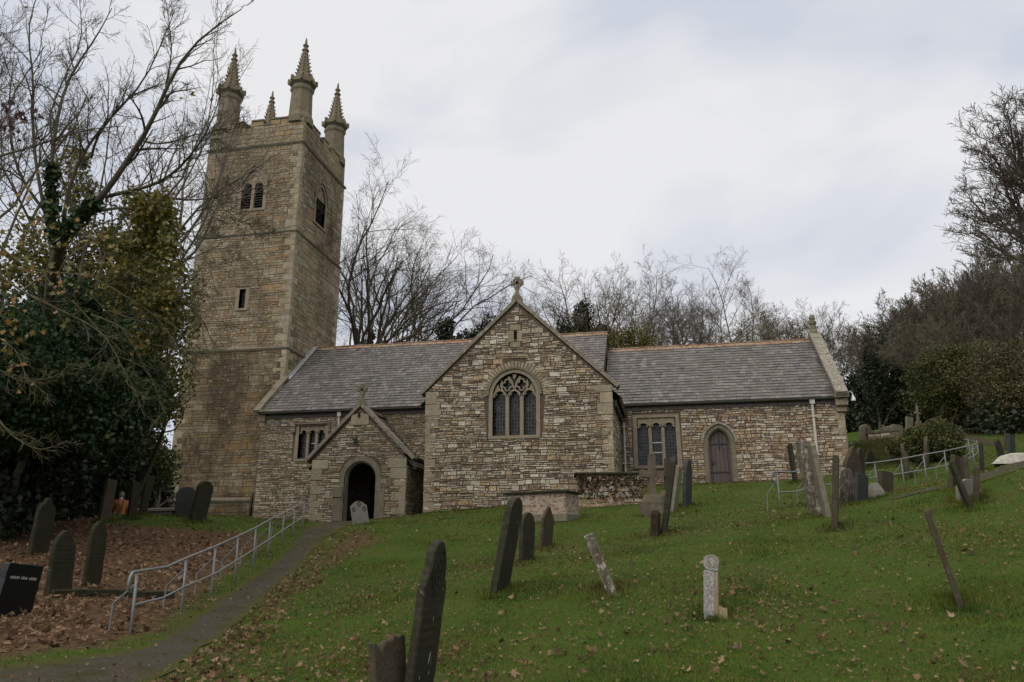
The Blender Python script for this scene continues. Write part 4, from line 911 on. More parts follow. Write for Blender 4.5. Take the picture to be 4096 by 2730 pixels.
# ================================================================== GRAVES
BASES = []
def outline(shape, w_, h):
    b = -.3; r = random.Random(int(w_ * 1000 + h * 977))
    if shape == 'round': return arch(-w_ / 2, w_ / 2, b, h - w_ * .42, h, 6)
    if shape == 'gothic': return arch(-w_ / 2, w_ / 2, b, h - w_ * .75, h, 6)
    if shape == 'pointed': return [(-w_ / 2, b), (-w_ / 2, h - w_ * .45), (-.02, h), (.02, h), (w_ / 2, h - w_ * .45), (w_ / 2, b)]
    if shape == 'flat': return [(-w_ / 2, b), (-w_ / 2, h - .02), (-w_ / 2 + .02, h), (w_ / 2 - .02, h - .005), (w_ / 2, h - .03), (w_ / 2, b)]
    if shape == 'shoulder':
        q = w_ / 2; hd = [(-q * .72 * math.cos(t), h - q * .95 + q * .95 * math.sin(t)) for t in np.linspace(0, math.pi, 11)]
        return [(-q, b), (-q, h - q * 1.5), (-q * .93, h - q * 1.3), (-q * .80, h - q * 1.22), (-q * .80, h - q * 1.05)] + hd + [(q * .80, h - q * 1.05), (q * .80, h - q * 1.22), (q * .93, h - q * 1.3), (q, h - q * 1.5), (q, b)]
    if shape == 'ogee':
        q = w_ / 2; return [(-q, b), (-q, h - q * 1.1), (-q * .78, h - q * .75), (-q * .45, h - q * .5), (-q * .22, h - q * .12), (0, h), (q * .22, h - q * .12), (q * .45, h - q * .5), (q * .78, h - q * .75), (q, h - q * 1.1), (q, b)]
    if shape == 'clipped': q = w_ / 2; return [(-q, b), (-q, h - q * .5), (-q * .45, h - q * .12), (0, h), (q * .5, h - q * .22), (q, h - q * .75), (q, b)]
    k = 9; q = w_ / 2                                           # broken top
    return [(-q * 1.0, b), (-q * 1.02, h * .5)] + [(-q + w_ * i / k, h - r.uniform(0, .09) * (1.5 if i in (2, 3) else .6)) for i in range(k + 1)] + [(q * .97, h * .5), (q * 1.02, b)]
def rough_poly(loop, amp, rnd, step=.09):
    out = []; n = len(loop)
    for i in range(n):
        a = np.array(loop[i]); b = np.array(loop[(i + 1) % n]); L = np.linalg.norm(b - a); k = max(1, int(L / step)) if i != n - 1 else 1
        for j in range(k): out.append(tuple(a + (b - a) * j / k + (rnd.uniform(-amp, amp), rnd.uniform(-amp, amp)) * np.array([1, 1])))
    return out
def frame_for(base, top, phi, d=None):
    B = at(*base, d) if d else hit(*base); dd = math.hypot(B[0], B[1])
    T = at(*top, dd); a = T - B; h = np.linalg.norm(a); a /= h
    t = np.array([math.sin(rad(phi)), math.cos(rad(phi)), 0]); t -= a * (t @ a); t /= np.linalg.norm(t); n = np.cross(t, a)
    if n @ np.array([0, -1, 0]) < 0: n = -n
    return B, h, (lambda u, v, w_: B + t * u + a * v + n * w_)
def slab(label, base, top, w_, th, shape, mat, phi=17, d=None, name='gravestone', cat='gravestone', amp=.006, group='gravestones in the churchyard'):
    B, h, fr = frame_for(base, top, phi, d); mb = MB()
    lp = rough_poly(outline(shape, w_, h), amp, random.Random(hash(base) % 9999))
    mb.prism(lp, fr, -th / 2, th / 2)
    o = mb.build(name, mat, None, B, bevel=min(.014, th * .2)); tag(o, label, cat, group); BASES.append((B[0], B[1], w_, phi))
    return o, fr, h
G = slab
# left side, under the trees
G('tall mossy slate headstone leaning right, furthest left beneath the dark ivy trees', (150, 2217), (196, 1989), .5, .10, 'ogee', SL_GREEN, -2)
G('pointed slate headstone between the black stone and the narrow stone, left of the railing', (233, 2376), (262, 2121), .47, .09, 'gothic', SL_GREEN, 2)
G('narrow dark slate headstone with pointed top, nearest to the curled railing end', (365, 2349), (401, 2083), .38, .08, 'gothic', SL_GREEN, 0)
bg_, fr_, h_ = G('black polished granite headstone leaning right among brown leaves at left edge', (36, 2463), (98, 2256), .54, .12, 'flat', BLACKG, 8)
lt = MB()
for k in range(17):
    if k in (6, 11): continue
    u = -.20 + k * .024; lt.box((u, h_ * .70, .0605), (u + .016, h_ * .70 + .03 + .004 * (k % 3), .062), fr_)
lt.build('lettering', LETTER, bg_)
G('tall dark brown slate headstone leaning right, just left of the person in orange', (414, 2089), (447, 1918), .38, .09, 'flat', SL_BROWN, 0)
G('slim dark headstone leaning right, just right of the person in orange', (524, 2076), (546, 1928), .24, .07, 'flat', SL_GREEN, 14)
G('thin pale-edged slate headstone leaning right, halfway between the person and the tower', (569, 2062), (604, 1905), .24, .07, 'flat', SL_GREEN, 14)
G('broad grey-green headstone with arched top against the tower plinth', (739, 2068), (748, 1948), .55, .10, 'round', SL_BLUE, 40)
G('dark slate headstone leaning right in front of the tower, beside the broad grey-green one', (787, 2087), (828, 1925), .62, .12, 'round', SL_GREEN, 4)
G('dark slate headstone leaning right at the corner of tower and nave', (1006, 2066), (1022, 1962), .5, .12, 'gothic', SL_BROWN, 6)
B = hit(628, 2056, 20); mb = MB(); ax = (np.array([.95, .3, 0.03]), np.array([-.3, .95, 0]), np.array([0, 0, 1.0])); mb.obox(B + np.array([0, 0, .09]), ax, (.6, .35, .05)); mb.obox(B + np.array([0, 0, -.02]), ax, (.5, .28, .06))
tag(mb.build('ledger_slab', ST_GREY, None, B, bevel=.02), 'low flat mossy ledger slab on the grass left of the tower plinth', 'grave slab')
mb = MB(); ps = [hit(*p) for p in ((205, 2392), (330, 2386), (470, 2388), (590, 2395), (690, 2392))]
for a, b in zip(ps[:-1], ps[1:]):
    c = (a + b) / 2; d_ = b - a; L = np.linalg.norm(d_); d_ /= L; s_ = np.cross(d_, (0, 0, 1)); s_ /= np.linalg.norm(s_); mb.obox(c + np.array([0, 0, .04]), (d_, s_, np.cross(s_, d_)), (L / 2 - .002, .07, .07))
tag(mb.build('grave_kerb', SL_GREEN, None, ps[0], bevel=.015), 'long low stone grave kerb in dead leaves behind the railing', 'kerb')
# middle
o, fr, h = G('pale headstone with carved shoulders leaning left in front of the porch doorway', (1444, 2100), (1431, 2005), .56, .08, 'clipped', ST_GREY, 68)
t = MB()
for u, v in ((-.17, h - .26), (.18, h - .30), (.03, h - .1)): t.bar([(u + .045 * math.cos(a), v + .07 * math.sin(a)) for a in np.linspace(0, 6.28, 11)[:-1]], .03, fr, .035, .047, True)
t.build('carving', SL_DARK, o)
o, fr, h = G('large slate headstone with round shouldered top and carved roundel, front centre', (1655, 2900), (1755, 2162), .50, .075, 'shoulder', SL_DARK, 4, 7.0)
t = MB(); c = h - .33
c += .06
for r, w_ in ((.165, .014), (.14, .008), (.085, .012)): t.bar([(r * math.cos(a), c + .02 + r * 1.2 * math.sin(a)) for a in np.linspace(0, 6.28, 25)[:-1]], w_, fr, .03, .0405 if r > .15 else .042, True)
for a in np.linspace(0, 6.28, 7)[:-1]: t.bar([(.02 * math.cos(a), c + .02 + .03 * math.sin(a)), (.06 * math.cos(a), c + .02 + .08 * math.sin(a))], .016, fr, .03, .041)

t.build('carving', SL_DARK, o)
t = MB(); rr_ = random.Random(3)
for row in range(9):
    u = -.2
    while u < .2:
        l = rr_.uniform(.01, .03); t.box((u, h - .66 - row * .075, .036), (u + l, h - .64 - row * .075 + rr_.uniform(0, .01), .0385), fr); u += l + rr_.uniform(.008, .03)
t.prism([(-.21, h - 1.32), (.21, h - 1.32), (.21, h - .62), (-.21, h - .62)], fr, .0345, .0362); t.build('inscription', SL_GREEN, o)
lp = MB(); c0 = h - .95
for du, dv, sz in ((.05, 0, .05), (.08, -.12, .018), (-.12, -.14, .015), (.06, -.28, .015), (.02, .31, .02)): lp.prism([(du - sz * .3, c0 + dv - sz), (du + sz * .3, c0 + dv - sz * .2), (du + sz * .35, c0 + dv + sz), (du - sz * .1, c0 + dv + sz * .5)], fr, .036, .0395)
lp.build('lichen_patch', LETTER, o)
G('short broken slate gravestone with jagged top, at bottom beside the large carved headstone', (1572, 2905), (1545, 2546), .38, .07, 'broken', SL_BROWN, 22, 6.8)
G('tall dark slate headstone leaning steeply right in front of the brick tomb', (1996, 2371), (2066, 1990), .62, .11, 'round', SL_DARK, 6)
G('low oval-topped dark slate headstone, middle of three before the brick tomb', (2105, 2254), (2112, 2050), .62, .08, 'round', SL_DARK, 12)
G('small brown headstone with ogee top, rightmost of three before the brick tomb', (2183, 2195), (2195, 2024), .55, .07, 'ogee', SL_BROWN, 18)
G('lichen-mottled brown gravestone leaning hard left, alone on the lawn in the middle', (2446, 2364), (2356, 2141), .78, .13, 'flat', ST_LICH, -4, amp=.012)
G('tall narrow dark headstone leaning right in front of the stone crosses', (2655, 2139), (2695, 1828), .60, .13, 'round', SL_DARK, 2)
G('slim pale headstone on a plinth behind the leaning dark headstone', (2692, 2052), (2716, 1868), .42, .12, 'flat', ST_PALE, 14)
G('dark slate headstone with pointed arch top below the chancel window', (2748, 2028), (2752, 1833), .68, .11, 'gothic', SL_BLUE, 16)
B, h, fr = frame_for((2621, 2150), (2624, 2042), 20); mb = MB()
mb.prism(rough_poly([(-.09, -.3), (-.1, h - .1), (-.06, h), (-.02, h - .12), (.03, h - .02), (.07, h - .08), (.1, h - .2), (.1, -.3)], .008, random.Random(5)), fr, -.09, .09)
tag(mb.build('broken_post', ROTWOOD, None, B, bevel=.01), 'rotten broken dark wooden post stump beside the leaning dark headstone', 'post')
def cross(label, base, top, phi, mat, sc=1.0, plinth=True, d=None):
    B, h, fr = frame_for(base, top, phi, d); o = empty('grave_cross', B, label, 'grave cross', 'stone cross memorials'); BASES.append((B[0], B[1], .6, phi))
    w_ = .064 * sc * h; a = h * .67
    mb = MB(); z0 = h * .34 if plinth else -.2
    mb.prism([(-w_, z0), (-w_ * .8, a - w_), (-w_ * 3.2, a - w_ * .95), (-w_ * 3.2, a + w_ * .95), (-w_ * .85, a + w_ * .8), (-w_ * .8, h), (w_ * .8, h), (w_ * .85, a + w_ * .8), (w_ * 3.2, a + w_ * .95), (w_ * 3.2, a - w_ * .95), (w_ * .8, a - w_), (w_, z0)], fr, -w_ * .75, w_ * .75)
    mb.build('cross', mat, o, bevel=.015)
    if plinth:
        p = MB(); q = [(w_ * 2.6, -.25), (w_ * 2.3, h * .2), (w_ * 1.4, h * .339)]
        for (a0, z0), (a1, z1) in zip(q[:-1], q[1:]): p.add([fr(s * x, z, k * x) for z, x in ((z0, a0), (z1 - .001, a1)) for s, k in ((-1, -1), (1, -1), (1, 1), (-1, 1))], [(0, 1, 5, 4), (1, 2, 6, 5), (2, 3, 7, 6), (3, 0, 4, 7), (4, 5, 6, 7)])
        p.build('plinth', CROSSM, o)
    return o
cross('weathered stone cross with lichened arms on a tapered plinth below the chancel window', (2606, 2062), (2606, 1818), 68, CROSSM)
cross('brown stone cross with orange lichen, partly hidden behind the leaning dark headstone', (2668, 2030), (2668, 1835), 62, SL_BROWN, .9)
# scroll-topped granite headstone
B, h, fr = frame_for((2846, 2455), (2845, 2219), 4); o = empty('scroll_gravestone', B, 'speckled pale granite headstone with scrolled top, alone on the right lawn', 'gravestone', 'gravestones in the churchyard'); BASES.append((B[0], B[1], .5, 4))
hw = .25; tk = .085
# rough side faces the viewer: profile in (w: thickness, v) swept along the slab width
def prof_fr(q): return lambda a, v, s: fr(s, v, a)
pf = prof_fr(0); t = MB(); t.prism([(-tk, -.25), (-tk, h - .19), (tk * .55, h - .19), (tk * .55, -.25)], pf, -hw, hw); t.build('rough_back', GRANITE, o, bevel=.008)
t = MB(); t.prism([(tk * .552, -.25), (tk * .552, h - .2), (tk, h - .2), (tk, -.25)], pf, -hw, hw); t.build('smooth_face', GRANITE_S, o, bevel=.008)
t = MB(); rs = .092; cc = (-.0, h - rs); t.prism([(cc[0] + rs * math.cos(a), cc[1] + rs * math.sin(a)) for a in np.linspace(0, 2 * math.pi, 20)[:-1]], pf, -hw, hw); t.prism([(.03, h - .188), (tk, h - .188), (tk, h - .05), (.06, h - .02)], pf, -hw + .002, hw - .002)
sc_ = t.build('scroll', GRANITE, o)
t = MB(); sp = [(cc[0] + (.02 + .0105 * a) * math.cos(a + 2.2), cc[1] + (.02 + .0105 * a) * math.sin(a + 2.2)) for a in np.linspace(0, 5.9, 26)]; t.bar(sp, .014, pf, -hw - .008, -hw + .002); t.build('spiral', GRANITE_S, sc_)
t = MB(); t.prism([(tk + .002, -.2), (tk + .002, .09), (tk + .1, .06), (tk + .12, -.2)], pf, -hw, hw); t.build('footing', GRANITE_S, o)
# chest tombs
def tomb(label, cpx, d, yaw, L, Wd, H_, wall, top, name='chest_tomb'):
    B = at(*cpx, d); B[2] = g1(B[0], B[1]); a = np.array([math.cos(rad(yaw)), math.sin(rad(yaw)), 0]); b = np.array([-a[1], a[0], 0]); c = np.array([0, 0, 1.0])
    o = empty(name, B, label, 'tomb', 'chest tombs before the transept'); o.rotation_euler[2] = 0
    t = MB(); t.obox(B + c * (H_ / 2 - .15), (a, b, c), (L / 2, Wd / 2, H_ / 2 + .15)); w_ = t.build('wall', wall, o)
    t = MB(); t.obox(B + c * (H_ + .035), (a, b, c), (L / 2 + .1, Wd / 2 + .1, .035)); t.build('cover_slab', top, o, bevel=.015)
    return o, B, a, b, c
o, B, a, b, c = tomb('chest tomb of peeling whitewashed red brick under a slate cover, before the transept', (2172, 2085), 24.2, -17, 1.95, .95, .74, BRICK, SL_DARK)
t = MB(); t.obox(B + c * .02, (a, b, c), (1.01, .51, .12)); t.build('plinth', ST_PALE, o, bevel=.02)
IVT, IB, ia, ib, ic = tomb('chest tomb of rough stone smothered in dead ivy, right of the brick tomb', (2440, 2060), 27.0, 8, 2.15, .9, .95, RUB_C, SL_DARK)
t = MB()
frs = lambda u, v, w_: IB + ia * u + ic * v - ib * (.45 + w_); rubble(t, [(-1.07, -.1), (1.07, -.1), (1.07, .93), (-1.07, .93)], [], -.1, .93, frs, (.12, .25), (.15, .5), (.005, .05)); t.build('stone_facing', RUB_C, IVT)
B = hit(2557, 2012); t = MB(); t.obox(B + np.array([0, 0, .12]), (np.array([.8, .5, .2]), np.array([-.5, .8, 0]), np.array([-.1, -.1, 1])), (.12, .05, .2)); tag(t.build('fallen_stone', simple('red_stone', (.24, .12, .075), .9, var=.4), None, B, bevel=.02), 'small reddish loose stone leaning at the end of the ivy-covered tomb', 'stone')
# right side
o, fr, h = G('massive lichen-crusted double slab leaning left, nearest the short chancel railing', (3268, 2066), (3200, 1768), .36, .17, 'flat', ST_LICH, -8, amp=.012)
B2, h2, fr2 = frame_for((3303, 2066), (3238, 1775), -8); mb = MB(); mb.prism(rough_poly([(-.2, -.3), (-.2, h2 - .08), (-.15, h2 - .02), (.14, h2 - .05), (.2, h2 - .14), (.2, -.3)], .008, random.Random(8)), fr2, -.06, .05); mb.build('second_slab', ST_PALE, o, bevel=.01)
G('tall thin dark gravestone seen edge-on, right of the massive lichened slab', (3339, 2115), (3344, 1826), .55, .11, 'flat', SL_BROWN, 12)
G('pale lichen-mottled headstone with irregular rounded top beside the edge-on stone', (3376, 2021), (3383, 1873), .75, .10, 'round', ST_LICH, 38, amp=.02)
G('tall grey-brown headstone with narrow peak behind the lichen-mottled one', (3414, 2006), (3409, 1785), .85, .10, 'ogee', SL_BROWN, 36)
G('dark headstone with white-spotted edge behind the flat blue slate', (3443, 1990), (3438, 1790), .6, .09, 'gothic', SL_DARK, 30)
G('flat-topped blue-grey slate headstone, right end of the close group by the chancel corner', (3446, 2013), (3447, 1898), .56, .07, 'flat', SL_BLUE, 36)
G('small black headstone with pointed top beyond the chancel railing', (3482, 1877), (3477, 1800), .75, .10, 'gothic', SL_DARK, 40)
B, h, fr = frame_for((3502, 1993), (3497, 1933), 60); mb = MB(); mb.add([fr(s * x, z, k * x) for z, x in ((-.2, .22), (h * .5, .15), (h, .07)) for s, k in ((-1, -1), (1, -1), (1, 1), (-1, 1))], [(i + j, i + (j + 1) % 4, i + 4 + (j + 1) % 4, i + 4 + j) for i in (0, 4) for j in range(4)] + [(8, 9, 10, 11)])
tag(mb.build('broken_obelisk', ST_GREY, None, B, bevel=.015), 'small broken pale obelisk stump in front of the chancel railing', 'gravestone', 'gravestones in the churchyard'); BASES.append((B[0], B[1], .4, 0))
G('squat brown flat-topped headstone in front of the chancel railing', (3544, 1980), (3542, 1887), .52, .11, 'flat', SL_BROWN, 44)
G('thin dark headstone leaning left against the chancel wall beside the railing end', (3182, 1931), (3158, 1778), .6, .09, 'flat', SL_DARK, -2)
G('half-buried mossy brown headstone leaning left on the rough bank', (3566, 1862), (3550, 1784), .55, .1, 'gothic', SL_BROWN, 20)
G('slim brown headstone leaning left, leaning in front of its twin by the bush', (3632, 1912), (3622, 1809), .5, .1, 'flat', SL_BROWN, 20)
G('taller brown headstone leaning left at the left side of the round bush', (3626, 1898), (3608, 1774), .5, .09, 'gothic', SL_BROWN, 20)
G('slender grey-green headstone with pointed top against the round bush', (3654, 1853), (3646, 1760), .5, .09, 'gothic', SL_GREEN, 26)
G('upright brown headstone with lichened edge in front of the round bush centre', (3707, 1875), (3704, 1746), .55, .11, 'gothic', SL_BROWN, 22)
G('brown mossy gravestone standing by the path at the right, behind the leaning thin slate', (3816, 1952), (3828, 1826), .55, .1, 'flat', SL_BROWN, 34)
G('thin brown gravestone seen edge-on in front of the heart-shaped grey stone', (3868, 1972), (3854, 1828), .5, .09, 'flat', SL_BROWN, 10)
G('thin dark slate gravestone leaning left with white flaked edge, by the right path', (3880, 2037), (3804, 1852), .55, .07, 'flat', SL_DARK, 13)
G('low blue-grey heart-shaped gravestone half hidden behind the leaning slate', (3875, 1992), (3873, 1917), .62, .09, 'round', ST_GREY, 58)
G('thin weathered brown gravestone seen edge-on, right of the heart-shaped stone', (3905, 2010), (3906, 1870), .5, .09, 'flat', SL_BROWN, 16)
G('thin dark gravestone seen edge-on beyond the bend of the railing', (3929, 1888), (3924, 1776), .5, .08, 'flat', SL_DARK, 14)
G('blue-grey slate headstone upright at the far right under the trees', (4046, 1822), (4043, 1739), .5, .1, 'flat', SL_BLUE, 40)
G('mossy grey headstone leaning left beside the far right path', (4008, 1832), (3987, 1757), .5, .1, 'clipped', SL_GREEN, 36)
G('thin brown headstone behind the mossy leaning one at the far right', (4019, 1800), (4022, 1736), .4, .08, 'flat', SL_BROWN, 22)
G('slender dark slate leaning left, alone on the lawn at the far right front', (3842, 2420), (3706, 2044), .55, .065, 'flat', SL_BROWN, 17.2)
# far graveyard plots
for lb, b_, t_, w_, sh in (('pale lichened pedestal gravestone left of the walled plot', (3461, 1745), (3461, 1698), .75, 'clipped'), ('white slim marker post at the left end of the walled plot', (3471, 1760), (3469, 1719), .22, 'flat'),
        ('stubby lichened gravestone in the middle of the walled plot', (3517, 1760), (3515, 1722), .5, 'round'), ('narrow grey gravestone behind the walled plot, leftmost of the row', (3547, 1735), (3547, 1707), .28, 'flat'),
        ('small brown round gravestone behind the walled plot, second of the row', (3557, 1735), (3556, 1705), .32, 'round'), ('slim gravestone with peaked top behind the walled plot, third of the row', (3571, 1735), (3570, 1698), .35, 'gothic'),
        ('broad pale gravestone behind the walled plot, last of the row', (3590, 1738), (3589, 1700), .6, 'flat'), ('tall slim pale gravestone above the round bush', (3637, 1712), (3637, 1669), .4, 'flat')):
    G(lb, b_, t_, w_, .14, sh, ST_PALE, 62, 46)
cross('tall lichened stone cross on the far terrace above the round bush', (3675, 1712), (3667, 1624), 62, ST_PALE, .75, d=46)
P0, P1 = at(3474, 1766, 45), at(3600, 1756, 45.5); mb = MB(); dv = P1 - P0; L = np.linalg.norm(dv); dv /= L; sd_ = np.cross(dv, (0, 0, 1)); frw = lambda u, v, w_: P0 + dv * u + np.array([0, 0, 1.0]) * v + sd_ * w_
mb.box((0, -.9, -.3), (L, .38, 0), frw); mb.box((-.05, .382, -.34), (L + .02, .47, .05), frw); mb.box((.0, .472, -.3), (.2, .75, 0), frw)
pw = empty('plot_wall', P0, 'low pale stone wall round a grave plot beyond the chancel corner', 'wall'); mb.build('core', MORTAR, pw); t = MB(); rubble(t, [(0, -.8), (L, -.8), (L, .38), (0, .38)], [], -.8, .38, frw, (.14, .22), (.2, .5)); t.build('stone_facing', RUB_T, pw)
P0, P1 = at(3385, 1783, 44), at(3476, 1777, 44); mb = MB(); mb.tube([P0, (P0 + P1) / 2, P1], .14, 6); tag(mb.build('terrace_kerb', ST_GREY, None, P0), 'pale kerb stone along the edge of the rough grass terrace', 'kerb')
B = hit(4062, 1848); mb = MB(); R2_ = random.Random(2)
vs = [(B + Rv * x * 1.2 + np.array([0, .5, 0]) * y + np.array([0, 0, z])) for x, y, z in ((-.75, -.5, -.1), (-.2, -.7, -.1), (.9, -.7, -.1), (.9, .8, -.1), (-.3, .9, -.1), (-.5, -.1, .14), (-.1, -.3, .25), (.9, -.3, .3), (.9, .4, .3), (-.1, .4, .25))]
mb.add(vs, [(0, 1, 6, 5), (1, 2, 7, 6), (2, 3, 8, 7), (3, 4, 9, 8), (4, 0, 5, 9), (5, 6, 9), (6, 7, 8, 9)]); tag(mb.build('pale_boulder', simple('white_rock', (.42, .40, .34), .9, var=.5, scale=4), None, B, bevel=.06), 'low whitish boulder in the grass at the right edge of the lawn', 'boulder')

# ================================================================== RAILINGS
def railing(label, posts, tops, stay_dir, start_scroll=True, name='handrail', frac=.46, stays=True, shape_start=None, low=True, r=.024):
    o = empty(name, posts[0], label, 'handrail', 'galvanised handrails'); tp = list(tops)
    path = []
    if start_scroll:
        d = (tp[0] - tp[1]); d[2] *= .35; d /= np.linalg.norm(d); c = tp[0] + d * .13 + np.array([0, 0, -.13])
        path += [c + np.array([0, 0, 1.0]) * .13 * math.cos(a) + d * .13 * math.sin(a) for a in np.linspace(math.pi * .98, .15, 9)]
    for i, p in enumerate(tp):
        path.append(p)
        if start_scroll and i == 0: path.append(p * .45 + tp[1] * .55 + np.array([0, 0, (p[2] - tp[1][2]) * .28]))
    t = MB(); t.tube(path, r * .85, 8); t.build('top_rail', GALV, o, smooth=True)
    if low:
        lo = [q + (p - q) * frac for p, q in zip(tp, posts)]
        if start_scroll: lo.insert(1, lo[0] * .45 + lo[1] * .55 + np.array([0, 0, (lo[0][2] - lo[1][2]) * .3]))
        t = MB(); t.tube(lo, r * .72, 8); t.build('lower_rail', GALV, o, smooth=True)
    for q, p in zip(posts, tp):
        t = MB(); t.tube([q - np.array([0, 0, .25]), p], r * .82, 8); t.build('post', GALV, o, smooth=True)
        if stays:
            e_ = q + stay_dir; e_[2] = g1(e_[0], e_[1]); k = e_ + (p - q) * .42 - stay_dir * .05; t = MB(); t.tube([e_ - np.array([0, 0, .2]), k, q + (p - q) * .8], r * .6, 7); t.build('stay', GALV, o)
    return o
lp_ = [((245, 750), (190, 1410)), ((760, 610), (720, 1180)), ((1070, 485), (1030, 1045)), ((1300, 380), (1280, 860)), ((1490, 290), (1470, 715)), ((1640, 205), (1625, 600)), ((1785, 135), (1770, 480)), ((1895, 75), (1885, 390)), ((2000, 18), (1990, 322))]
fx = lambda p: (450 + p[0] * .3826, 2000 + p[1] * .3826)
posts = [hit(*fx(b)) for a, b in lp_]; tops = []
for (a, b), q in zip(lp_, posts):
    T = at(*fx(a), math.hypot(q[0], q[1])); tops.append(np.array([q[0] + (T[0] - q[0]) * .4, q[1] + (T[1] - q[1]) * .4, T[2]]))
railing('grey galvanised handrail with curled end climbing beside the path to the porch', posts, tops, np.array([-.34, .02, 0]))
bp = [(3121, 2040), (3240, 2018), (3375, 1990), (3511, 1958), (3618, 1944), (3708, 1930), (3792, 1912)]; tpx = [(3119, 1888), (3240, 1876), (3375, 1862), (3508, 1851), (3613, 1836), (3704, 1819), (3785, 1805)]
posts = [hit(*b) for b in bp]; tops = [at(*t_, math.hypot(q[0], q[1])) for t_, q in zip(tpx, posts)]
extra = [((3900, 1865), (3880, 1783)), ((3918, 1838), (3905, 1772)), ((3915, 1815), (3914, 1764)), ((3882, 1826), (3880, 1759)), ((3852, 1822), (3854, 1760)), ((3826, 1828), (3828, 1763))]
for b_, t_ in extra:
    q = hit(*b_); posts.append(q); tops.append(at(*t_, math.hypot(q[0], q[1])))
for i in range(len(tops)):                                            # upright posts of sensible height
    tops[i] = np.array([posts[i][0], posts[i][1], tops[i][2]])
railing('grey galvanised handrail running from the chancel corner and curling back round the bend', posts, tops, np.array([-.3, .1, 0]))
q = [at(3815, 1735, 50), at(3862, 1737, 50), at(3916, 1740, 50)]; railing('far grey handrail on the leafy bank, left of the gap', q, [at(3815, 1692, 50), at(3862, 1693, 50), at(3916, 1697, 50)], np.array([-.3, .1, 0]), False)
q = [at(3932, 1738, 49), at(3990, 1728, 48)]; railing('far grey handrail on the leafy bank, right of the gap', q, [at(3932, 1692, 49), at(3990, 1698, 48)], np.array([-.3, .1, 0]), False)
B = at(3985, 1735, 47); B[2] = g1(B[0], B[1]); T_ = at(3985, 1696, 47)[2]; mb = MB(); mb.box((B[0] - .22, B[1] - .1, B[2] - .3), (B[0] + .22, B[1] + .1, T_)); tag(mb.build('gate_pier', ST_PALE, None, B, bevel=.03), 'short pale stone pier at the end of the far handrail', 'pier')

# ================================================================== TREES
def unit(v): return v / (np.linalg.norm(v, axis=-1, keepdims=True) + 1e-9)
def sprout(P, R, n, ratio, ang, K, r, up=.1, noise=.12, t0=.25, rmin=.006, lmin=.12, droop=0.0, taper=.25):
    """children of branches P (B,K0,3), radii R (B,K0)"""
    B, K0, _ = P.shape; L = np.linalg.norm(np.diff(P, axis=1), axis=-1).sum(1)
    t = (t0 + (1 - t0) * (np.arange(n)[None, :] + r.random((B, n))) / n).clip(0, .995)
    x = t * (K0 - 1); i = x.astype(int).clip(0, K0 - 2); fr = x - i; b = np.arange(B)[:, None]
    S0 = P[b, i] * (1 - fr)[..., None] + P[b, i + 1] * fr[..., None]; tan = unit(P[b, i + 1] - P[b, i]); rr = R[b, i] * (1 - fr) + R[b, i + 1] * fr
    q = unit(np.cross(tan, r.normal(size=tan.shape))); a = np.radians(r.uniform(*ang, (B, n)))[..., None]
    d = unit(tan * np.cos(a) + q * np.sin(a)); l = L[:, None] * ratio * (1.15 - .6 * t) * r.uniform(.7, 1.25, (B, n)); l = np.maximum(l, lmin)
    d = d.reshape(-1, 3); l = l.ravel(); p = S0.reshape(-1, 3); pts = [p]
    for k in range(K - 1):
        d = unit(d + r.normal(0, noise, d.shape) + np.array([0, 0, up - droop * k])); p = p + d * (l / (K - 1))[:, None]; pts.append(p)
    C = np.stack(pts, 1); r0 = np.maximum(rr.ravel() * .62, rmin); Rr = np.maximum(r0[:, None] * np.linspace(1, taper, K)[None], rmin * .8)
    return C, Rr
def tubes(P, R, n):
    B, K, _ = P.shape; T = np.empty_like(P); T[:, 1:-1] = P[:, 2:] - P[:, :-2]; T[:, 0] = P[:, 1] - P[:, 0]; T[:, -1] = P[:, -1] - P[:, -2]; T = unit(T)
    ref = unit(np.cross(T[:, :1], np.array([.3, .5, .81]))); A = unit(ref - T * (ref * T).sum(-1, keepdims=True)); Bv = np.cross(T, A)
    an = 2 * np.pi * np.arange(n) / n
    V = P[:, :, None] + (A[:, :, None] * np.cos(an)[None, None, :, None] + Bv[:, :, None] * np.sin(an)[None, None, :, None]) * R[:, :, None, None]
    I = np.arange(B * K * n).reshape(B, K, n); J = np.roll(I, -1, 2)
    Fc = np.stack([I[:, :-1], J[:, :-1], J[:, 1:], I[:, 1:]], -1).reshape(-1, 4)
    return V.reshape(-1, 3), Fc
def join(lst):
    V, Fs, o = [], [], 0
    for v, f in lst: V.append(v); Fs.append(f + o); o += len(v)
    return np.concatenate(V), np.concatenate(Fs)
def resamp(pts, K):
    P = np.array(pts, float); d = np.r_[0, np.cumsum(np.linalg.norm(np.diff(P, axis=0), axis=1))]; t = np.linspace(0, d[-1], K)
    # smooth path through the points
    Q = np.stack([np.interp(t, d, P[:, j]) for j in range(3)], 1); Q[1:-1] = (Q[:-2] + 2 * Q[1:-1] + Q[2:]) / 4
    return Q
def leafquads(C, size, r, flat=.35, asp=.62):
    n = len(C); nrm = unit(r.normal(size=(n, 3)) + np.array([0, -.2, flat])); a = unit(np.cross(nrm, r.normal(size=(n, 3)))); b = np.cross(nrm, a)
    s = (size * r.uniform(.6, 1.3, n))[:, None]; fold = nrm * s * .18
    V = np.stack([C + a * s, C + b * s * asp + fold, C - a * s * .8, C - b * s * asp + fold], 1).reshape(-1, 3)
    return V, np.arange(4 * n).reshape(n, 4)
